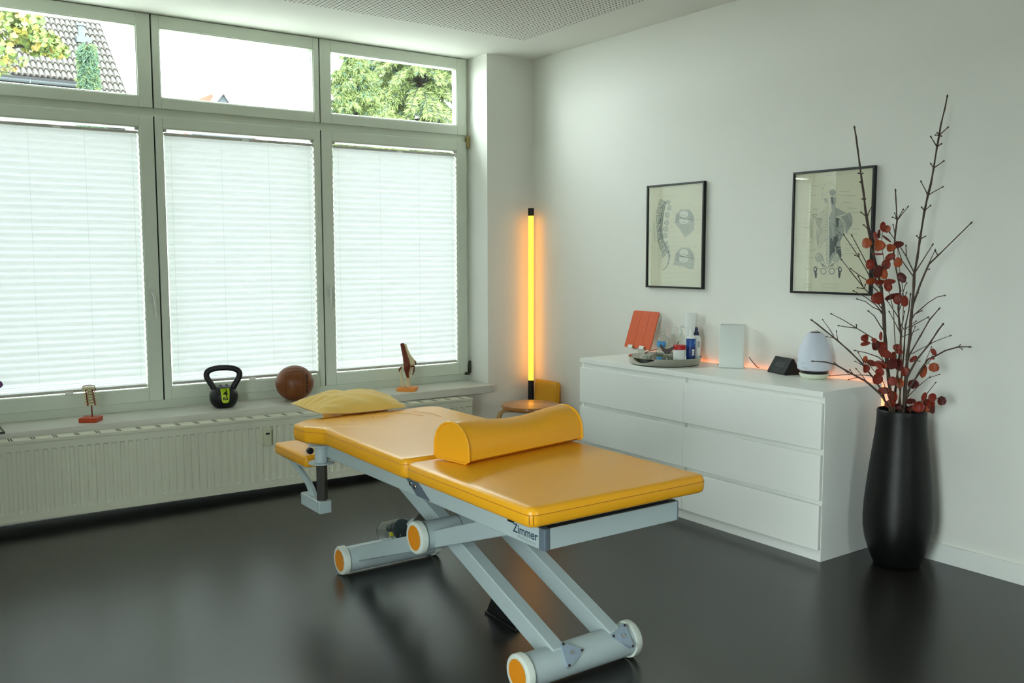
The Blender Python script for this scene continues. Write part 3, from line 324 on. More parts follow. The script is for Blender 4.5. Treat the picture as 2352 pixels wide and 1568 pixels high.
P1S=[(2,.00229,[(-.1229,.2168),(-.0847,.2011),(-.0992,.1755),(-.1416,.1845),(-.1229,.2168)]),(1,.00196,[(-.1185,.2079),(-.112,.1945)]),(1,.00196,[(-.1185,.2079),(-.112,.1945)]),(1,.00196,[(-.1185,.2079),(-.112,.1945)]),(1,.00196,[(-.1043,.1831),(-.112,.1945)]),(2,.00229,[(-.1415,.1748),(-.1013,.1666),(-.118,.1302),(-.1552,.1391),(-.1415,.1748)]),(1,.00196,[(-.1123,.161),(-.1289,.1527)]),(1,.00196,[(-.1224,.1392),(-.1289,.1527)]),(1,.00196,[(-.1224,.1392),(-.1289,.1527)]),(1,.00196,[(-.1123,.161),(-.1289,.1527)]),(2,.00229,[(-.1535,.1251),(-.1142,.1188),(-.1215,.0721),(-.1494,.0762),(-.1535,.1251)]),(1,.00196,[(-.1459,.1142),(-.1346,.098)]),(1,.00196,[(-.1223,.1105),(-.1346,.098)]),(1,.00196,[(-.1435,.0849),(-.1346,.098)]),(1,.00196,[(-.1435,.0849),(-.1346,.098)]),(2,.00229,[(-.1492,.0664),(-.1195,.0591),(-.1207,.0277),(-.1467,.0296),(-.1492,.0664)]),(1,.00196,[(-.126,.0349),(-.134,.0457)]),(1,.00196,[(-.1416,.0361),(-.134,.0457)]),(1,.00196,[(-.126,.0349),(-.134,.0457)]),(1,.00196,[(-.1431,.0581),(-.134,.0457)]),(2,.00229,[(-.1447,.0218),(-.1187,.016),(-.1153,-.0165),(-.1401,-.0232),(-.1447,.0218)]),(1,.00196,[(-.1386,.0129),(-.1296,-.0005)]),(1,.00196,[(-.121,-.0101),(-.1296,-.0005)]),(1,.00196,[(-.1359,-.0141),(-.1296,-.0005)]),(1,.00196,[(-.121,-.0101),(-.1296,-.0005)]),(2,.00229,[(-.1381,-.0314),(-.1058,-.0302),(-.0948,-.0563),(-.1141,-.0782),(-.1381,-.0314)]),(1,.00196,[(-.1137,-.0665),(-.1132,-.049)]),(1,.00196,[(-.1137,-.0665),(-.1132,-.049)]),(1,.00196,[(-.1088,-.0377),(-.1132,-.049)]),(1,.00196,[(-.1088,-.0377),(-.1132,-.049)]),(2,.00229,[(-.1104,-.0772),(-.0871,-.0499),(-.0721,-.0726),(-.0981,-.0977),(-.1104,-.0772)]),(1,.00196,[(-.089,-.0597),(-.0919,-.0744)]),(1,.00196,[(-.089,-.0597),(-.0919,-.0744)]),(1,.00196,[(-.103,-.0761),(-.0919,-.0744)]),(1,.00196,[(-.089,-.0597),(-.0919,-.0744)]),(2,.00229,[(-.1008,-.1016),(-.0702,-.0759),(-.059,-.0895),(-.0768,-.1088),(-.0994,-.1244),(-.1008,-.1016)]),(1,.00196,[(-.0679,-.0937),(-.0812,-.1)]),(1,.00196,[(-.0746,-.0855),(-.0812,-.1)]),(1,.00196,[(-.0746,-.0855),(-.0812,-.1)]),(1,.00196,[(-.0921,-.1146),(-.0812,-.1)]),(2,.00425,[(-.088,.1836),(-.1196,.1625)]),(1,.00262,[(-.098,.1857),(-.1279,.1668)]),(2,.00425,[(-.1008,.1408),(-.1335,.1195)]),(1,.00262,[(-.1109,.1428),(-.1419,.1237)]),(2,.00425,[(-.1138,.0994),(-.1408,.0646)]),(1,.00262,[(-.1239,.1013),(-.1492,.0687)]),(2,.00425,[(-.1184,.0542),(-.14,.0223)]),(1,.00262,[(-.1286,.0561),(-.1485,.0264)]),(2,.00425,[(-.1164,-.0074),(-.1391,-.0298)]),(1,.00262,[(-.1265,-.0056),(-.1475,-.0257)]),(2,.00425,[(-.0942,.1534),(-.1142,.1188)]),(1,.00262,[(-.1043,.1554),(-.1225,.1229)]),(2,.00425,[(-.114,.1091),(-.1309,.0773)]),(1,.00262,[(-.1241,.111),(-.1393,.0814)]),(1,.01438,[(-.077,.2023),(-.0942,.1502),(-.1054,.0926),(-.1093,.054),(-.1085,.0152),(-.0954,-.0239),(-.0659,-.063)]),(1,.0085,[(-.0659,-.063),(-.0479,-.1018),(-.0436,-.1372),(-.0575,-.1696)]),(1,.00458,[(-.0436,-.1372),(-.0575,-.1696),(-.0921,-.1975)]),(2,.00294,[(-.0861,.2028),(-.1033,.1506),(-.1146,.0929),(-.1184,.0542),(-.1177,.0153),(-.1046,-.0238),(-.075,-.0629),(-.057,-.1018)]),(2,.00262,[(-.0752,.2023),(-.0923,.1501),(-.1036,.0926),(-.1074,.0539),(-.1067,.0151),(-.0936,-.0239),(-.0641,-.063),(-.0461,-.1018),(-.0418,-.1372),(-.0556,-.1696),(-.0902,-.1974)]),(0,.00196,[(-.0697,.202),(-.0869,.1499),(-.0981,.0924),(-.1019,.0538),(-.1012,.015),(-.0881,-.024),(-.0586,-.0631),(-.0407,-.1018),(-.0364,-.1372)]),(1,.00196,[(-.0403,.1958),(-.0419,.1911),(-.0466,.1876),(-.0534,.1858),(-.061,.1862),(-.068,.1886),(-.0728,.1926),(-.0746,.1974),(-.073,.2021),(-.0683,.2056),(-.0615,.2074),(-.0538,.207),(-.0469,.2046),(-.0421,.2005),(-.0403,.1958)]),(1,.00262,[(-.0676,.1917),(-.0538,.1877)]),(2,.00262,[(-.0747,.2018),(-.0762,.191)]),(1,.00196,[(-.0316,.1629),(-.0329,.156),(-.0368,.1507),(-.0425,.1478),(-.0489,.1481),(-.0547,.1514),(-.0588,.1571),(-.0604,.1642),(-.0591,.171),(-.0552,.1764),(-.0495,.1792),(-.0431,.1789),(-.0373,.1756),(-.0332,.1699),(-.0316,.1629)]),(1,.00262,[(-.0545,.1559),(-.0428,.1506)]),(2,.00262,[(-.0605,.1705),(-.0617,.1546)]),(1,.00196,[(-.0456,.1227),(-.0471,.1147),(-.0514,.1084),(-.0579,.105),(-.0651,.1053),(-.0717,.1091),(-.0764,.1157),(-.0782,.1239),(-.0767,.1319),(-.0723,.1382),(-.0658,.1415),(-.0586,.1412),(-.052,.1374),(-.0474,.1308),(-.0456,.1227)]),(1,.00262,[(-.0715,.1143),(-.0583,.1083)]),(2,.00262,[(-.0783,.1313),(-.0796,.1127)]),(1,.00196,[(-.0506,.0793),(-.0521,.0724),(-.0565,.067),(-.0629,.0641),(-.0702,.0643),(-.0768,.0676),(-.0815,.0733),(-.0832,.0803),(-.0818,.0873),(-.0773,.0927),(-.0708,.0956),(-.0636,.0954),(-.057,.0921),(-.0524,.0863),(-.0506,.0793)]),(1,.00262,[(-.0765,.0721),(-.0634,.0669)]),(2,.00262,[(-.0834,.0868),(-.0847,.0707)]),(1,.00196,[(-.0535,.0422),(-.0553,.0353),(-.0607,.0299),(-.0687,.027),(-.0776,.0272),(-.0857,.0305),(-.0913,.0362),(-.0935,.0432),(-.0916,.0502),(-.0862,.0557),(-.0782,.0586),(-.0693,.0583),(-.0612,.055),(-.0556,.0493),(-.0535,.0422)]),(1,.00262,[(-.0853,.035),(-.0692,.0298)]),(2,.00262,[(-.0936,.0497),(-.0953,.0336)]),(1,.00196,[(-.0591,.0045),(-.0608,-.0022),(-.066,-.0075),(-.0736,-.0103),(-.0821,-.0102),(-.0898,-.007),(-.0953,-.0015),(-.0973,.0052),(-.0955,.0119),(-.0903,.0172),(-.0827,.02),(-.0742,.0199),(-.0665,.0167),(-.0611,.0112),(-.0591,.0045)]),(1,.00262,[(-.0895,-.0027),(-.0741,-.0076)]),(2,.00262,[(-.0974,.0114),(-.0991,-.0041)]),(1,.00196,[(-.0546,-.039),(-.0555,-.0437),(-.0582,-.0475),(-.0621,-.0496),(-.0666,-.0495),(-.0706,-.0474),(-.0735,-.0435),(-.0746,-.0387),(-.0737,-.034),(-.071,-.0302),(-.067,-.0281),(-.0625,-.0282),(-.0585,-.0304),(-.0557,-.0342),(-.0546,-.039)]),(1,.00262,[(-.0704,-.0443),(-.0624,-.0476)]),(2,.00262,[(-.0746,-.0343),(-.0754,-.0453)]),(1,.00196,[(-.0432,-.0648),(-.0439,-.069),(-.0458,-.0723),(-.0487,-.0742),(-.0519,-.0742),(-.0548,-.0723),(-.0569,-.0689),(-.0577,-.0647),(-.0571,-.0605),(-.0551,-.0572),(-.0523,-.0553),(-.049,-.0554),(-.0461,-.0573),(-.044,-.0606),(-.0432,-.0648)]),(1,.00262,[(-.0547,-.0696),(-.0489,-.0725)]),(2,.00262,[(-.0578,-.0608),(-.0583,-.0705)]),(1,.00196,[(-.0346,-.089),(-.0352,-.0932),(-.0369,-.0965),(-.0394,-.0984),(-.0422,-.0984),(-.0447,-.0965),(-.0466,-.0931),(-.0473,-.0889),(-.0467,-.0847),(-.045,-.0814),(-.0425,-.0795),(-.0397,-.0796),(-.0372,-.0814),(-.0354,-.0848),(-.0346,-.089)]),(1,.00262,[(-.0446,-.0938),(-.0395,-.0967)]),(2,.00262,[(-.0473,-.0851),(-.0478,-.0947)]),(1,.00196,[(-.0315,-.1115),(-.032,-.1151),(-.0334,-.118),(-.0355,-.1196),(-.0379,-.1196),(-.0401,-.118),(-.0417,-.1151),(-.0423,-.1115),(-.0418,-.1078),(-.0404,-.1049),(-.0383,-.1033),(-.0359,-.1033),(-.0337,-.1049),(-.0321,-.1079),(-.0315,-.1115)]),(1,.00262,[(-.0401,-.1157),(-.0357,-.1182)]),(2,.00262,[(-.0424,-.1081),(-.0427,-.1165)]),(0,.00196,[(-.1668,.0881),(-.1706,.0393),(-.1624,-.0294)]),(0,.00196,[(-.1701,.0882),(-.1739,.0394),(-.1656,-.0294)]),(0,.00196,[(-.1645,.088),(-.1683,.0392),(-.16,-.0295)]),(2,.00196,[(.1076,.1216),(.1041,.112),(.0938,.1045),(.0786,.1007),(.0616,.1013),(.0461,.1062),(.0352,.1145),(.0312,.1245),(.0348,.1342),(.0454,.1417),(.0607,.1454),(.0777,.1447),(.093,.1398),(.1037,.1315),(.1076,.1216)]),(1,.00229,[(.1076,.0826),(.1068,.0783),(.1041,.0743),(.0997,.0708),(.0937,.0679),(.0866,.0658),(.0785,.0646),(.0701,.0643),(.0615,.0651),(.0534,.0667),(.046,.0693),(.0399,.0726),(.0352,.0764),(.0322,.0806),(.0312,.085)]),(2,.00294,[(.0387,.1037),(.0737,.0956),(.1297,.0912)]),(1,.00196,[(.0515,.1159),(.0864,.1115)]),(1,.00196,[(.0567,.0764),(.0915,.0731)]),(1,.00327,[(.0377,.1479),(.0486,.1522)]),(1,.00327,[(.0543,.1497),(.0652,.1483)]),(1,.00327,[(.0709,.1465),(.0816,.1508)]),(1,.00327,[(.0873,.1483),(.0981,.147)]),(1,.00327,[(.1037,.1452),(.1143,.1494)]),(3,.00294,[(.1139,.1292),(.1197,.0604)]),(1,.00262,[(.1252,.1007),(.1285,.0477)]),(1,.00163,[(.0052,.1271),(.004,.0764)]),(1,.00163,[(.0079,.1226),(.008,.0763)]),(1,.00163,[(.0106,.118),(.012,.0761)]),(1,.00163,[(.0134,.1135),(.0159,.076)]),(1,.00163,[(.0161,.109),(.0199,.0759)]),(1,.00163,[(.0189,.1044),(.0239,.0758)]),(2,.00196,[(.1124,-.0944),(.1089,-.1042),(.0985,-.1121),(.0833,-.1165),(.0663,-.1165),(.0508,-.112),(.0399,-.104),(.0358,-.0941),(.0394,-.0842),(.05,-.0763),(.0653,-.072),(.0824,-.0722),(.0978,-.0767),(.1085,-.0846),(.1124,-.0944)]),(1,.00229,[(.1124,-.1337),(.1116,-.1381),(.1089,-.1422),(.1044,-.1459),(.0985,-.149),(.0913,-.1514),(.0833,-.1529),(.0748,-.1534),(.0662,-.153),(.058,-.1515),(.0507,-.1492),(.0445,-.1461),(.0398,-.1424),(.0368,-.1383),(.0358,-.1339)]),(2,.00294,[(.0433,-.1148),(.0784,-.1218),(.1345,-.1243)]),(1,.00196,[(.0562,-.1021),(.0911,-.1054)]),(1,.00196,[(.0614,-.1417),(.0963,-.1438)]),(1,.00327,[(.0423,-.0703),(.0532,-.0657)]),(1,.00327,[(.059,-.0679),(.0699,-.069)]),(1,.00327,[(.0756,-.0706),(.0863,-.066)]),(1,.00327,[(.092,-.0682),(.1028,-.0692)]),(1,.00327,[(.1085,-.0709),(.1191,-.0662)]),(3,.00294,[(.1187,-.0866),(.1245,-.1557)]),(1,.00262,[(.13,-.1149),(.1334,-.1682)]),(1,.00163,[(.0097,-.0924),(.0085,-.1435)]),(1,.00163,[(.0124,-.0969),(.0125,-.1435)]),(1,.00163,[(.0152,-.1014),(.0165,-.1435)]),(1,.00163,[(.0179,-.1058),(.0205,-.1435)]),(1,.00163,[(.0207,-.1103),(.0245,-.1434)]),(1,.00163,[(.0234,-.1148),(.0285,-.1434)]),(1,.00196,[(.0397,.0563),(.1177,.0567)]),(1,.00196,[(.0424,.0506),(.1152,.0499)]),(1,.00196,[(.0452,.0448),(.1128,.0431)]),(1,.00196,[(.0479,.0391),(.1104,.0363)]),(1,.00196,[(.0507,.0333),(.108,.0294)]),(1,.00196,[(.0534,.0276),(.1055,.0226)]),(1,.00196,[(.0562,.0218),(.1031,.0158)]),(0,.00196,[(.1342,.0817),(.147,.0782)]),(0,.00196,[(.1322,.0725),(.1455,.0683)]),(0,.00196,[(.1303,.0632),(.144,.0584)]),(0,.00196,[(.1284,.0539),(.1426,.0485)]),(0,.00196,[(.1265,.0446),(.1411,.0386)]),(0,.00196,[(.1245,.0353),(.1396,.0287)]),(1,.00196,[(.0267,-.1626),(.0445,-.1736)]),(1,.00196,[(.0443,-.1644),(.0621,-.1763)]),(1,.00196,[(.0619,-.1662),(.0797,-.179)]),(1,.00196,[(.0794,-.1679),(.0971,-.1817)]),(1,.00196,[(.0968,-.1697),(.1144,-.1844)]),(1,.00196,[(.1141,-.1715),(.1317,-.187)]),(0,.00163,[(-.0685,.2307),(-.0281,.2295)]),(0,.00163,[(-.0261,.134),(.0006,.1339)]),(0,.00163,[(-.0237,.1257),(-.0015,.1258)]),(0,.00163,[(-.0366,.1),(-.0098,.1)]),(0,.00163,[(-.0357,.0552),(-.0022,.0553)]),(0,.00163,[(-.2141,.106),(-.1906,.1062)]),(0,.00163,[(-.213,.0387),(-.18,.0389)]),(0,.00163,[(-.2128,.0305),(-.1892,.0309)]),(0,.00163,[(-.2042,-.0585),(-.1665,-.0579)]),(0,.00163,[(-.1993,-.0668),(-.1664,-.066)]),(0,.00163,[(.1367,.1577),(.1579,.1577)]),(0,.00163,[(.1412,.1482),(.1581,.1485)]),(0,.00163,[(.1457,.1341),(.1668,.1342)]),(0,.00163,[(.1573,.0919),(.1909,.0916)]),(0,.00163,[(.1415,-.0555),(.1796,-.055)]),(0,.00163,[(.146,-.0665),(.1714,-.0658)])]
P2F=[(1,[(.0162,.187),(.0148,.1803),(.0103,.1751),(.0037,.1724),(-.0038,.1728),(-.0107,.1762),(-.0156,.182),(-.0175,.1889),(-.016,.1957),(-.0115,.2009),(-.0049,.2035),(.0026,.2031),(.0094,.1997),(.0143,.1939),(.0162,.187)]),(0,[(-.0497,.1619),(-.0306,.1663),(-.0298,.141),(-.0403,.1379)]),(1,[(-.0497,.1619),(-.037,.1648),(-.0343,.1484)]),(1,[(-.0118,.1707),(.0177,.1691),(.0195,.1422),(.0132,.1175),(.0364,.1094),(.0742,.09),(.0786,.0828),(.0252,.0741),(.0174,.06),(-.0075,.0501),(-.0132,.0683),(-.0,.1019),(-.0084,.1364)]),(2,[(-.0096,.1688),(.0031,.1663),(.0066,.1285),(-.0043,.1398)]),(1,[(.0784,.0881),(.0987,.0891),(.1126,.0639),(.1129,.0357),(.0975,.0114),(.0821,-.0131),(.0698,.0441),(.0463,.0662)]),(2,[(.0222,.067),(.038,.0665),(.0636,.0443),(.0398,.0182),(.025,.024)]),(1,[(.0383,.0593),(.074,.0422),(.0619,.0337),(.0398,.0182)]),(1,[(-.0117,.0502),(.0174,.06),(.0209,.0205),(.0722,.0334),(.0697,-.0092),(.0505,-.0482),(.0559,-.084),(.0611,-.1127),(.0557,-.1342),(.0358,-.1018),(.0151,-.109),(-.0061,-.167),(-.0132,-.0256)]),(2,[(-.0069,-.0257),(.006,-.0331),(.0198,-.0657),(.023,-.0946),(.0085,-.1017),(-.0054,-.1271)]),(2,[(.0121,-.026),(.0367,-.0121),(.0418,-.0373),(.0243,-.073),(.013,-.0513)]),(2,[(.0261,-.0658),(.0534,-.0733),(.0601,-.1091),(.0575,-.127),(.0313,-.0946)]),(0,[(-.0937,.0638),(-.0591,.0644),(-.0682,.0155),(-.0818,.0342)]),(1,[(-.056,-.1491),(-.0364,-.1563),(-.0296,-.1672),(-.0489,-.1674)]),(0,[(-.0872,-.1271),(-.0663,-.1022),(-.0509,-.1096),(-.0393,-.1344),(-.0603,-.1491),(-.0757,-.1437)]),(2,[(-.0748,-.1823),(-.0757,-.1893),(-.0786,-.195),(-.0831,-.1982),(-.0882,-.1983),(-.0928,-.1952),(-.0962,-.1896),(-.0976,-.1825),(-.0967,-.1755),(-.0937,-.1698),(-.0892,-.1666),(-.0842,-.1666),(-.0795,-.1697),(-.0762,-.1753),(-.0748,-.1823)]),(3,[(-.0823,-.1805),(-.0827,-.1841),(-.084,-.1869),(-.0861,-.1885),(-.0884,-.1885),(-.0906,-.187),(-.0922,-.1842),(-.0928,-.1806),(-.0924,-.1771),(-.091,-.1743),(-.089,-.1727),(-.0866,-.1727),(-.0845,-.1742),(-.0829,-.177),(-.0823,-.1805)]),(2,[(-.0913,-.1972),(-.0752,-.197),(-.0769,-.2229),(-.0856,-.223)]),(1,[(.0224,-.1487),(.0037,-.156),(-.0023,-.167),(.0167,-.1668)]),(0,[(.0508,-.127),(.0291,-.1025),(.0147,-.1097),(.005,-.1343),(.0266,-.1487),(.041,-.1432)]),(2,[(.0428,-.181),(.0441,-.1879),(.0473,-.1934),(.0518,-.1964),(.0566,-.1963),(.0608,-.1932),(.0636,-.1876),(.0644,-.1808),(.0631,-.1739),(.0599,-.1685),(.0555,-.1655),(.0507,-.1655),(.0464,-.1686),(.0436,-.1741),(.0428,-.181)]),(3,[(.0498,-.1791),(.0504,-.1826),(.0519,-.1853),(.054,-.1868),(.0562,-.1868),(.0581,-.1852),(.0594,-.1825),(.0598,-.179),(.0592,-.1756),(.0577,-.1729),(.0556,-.1714),(.0534,-.1714),(.0515,-.1729),(.0502,-.1757),(.0498,-.1791)]),(2,[(.0595,-.1952),(.0442,-.1954),(.0476,-.2206),(.0559,-.2204)])]
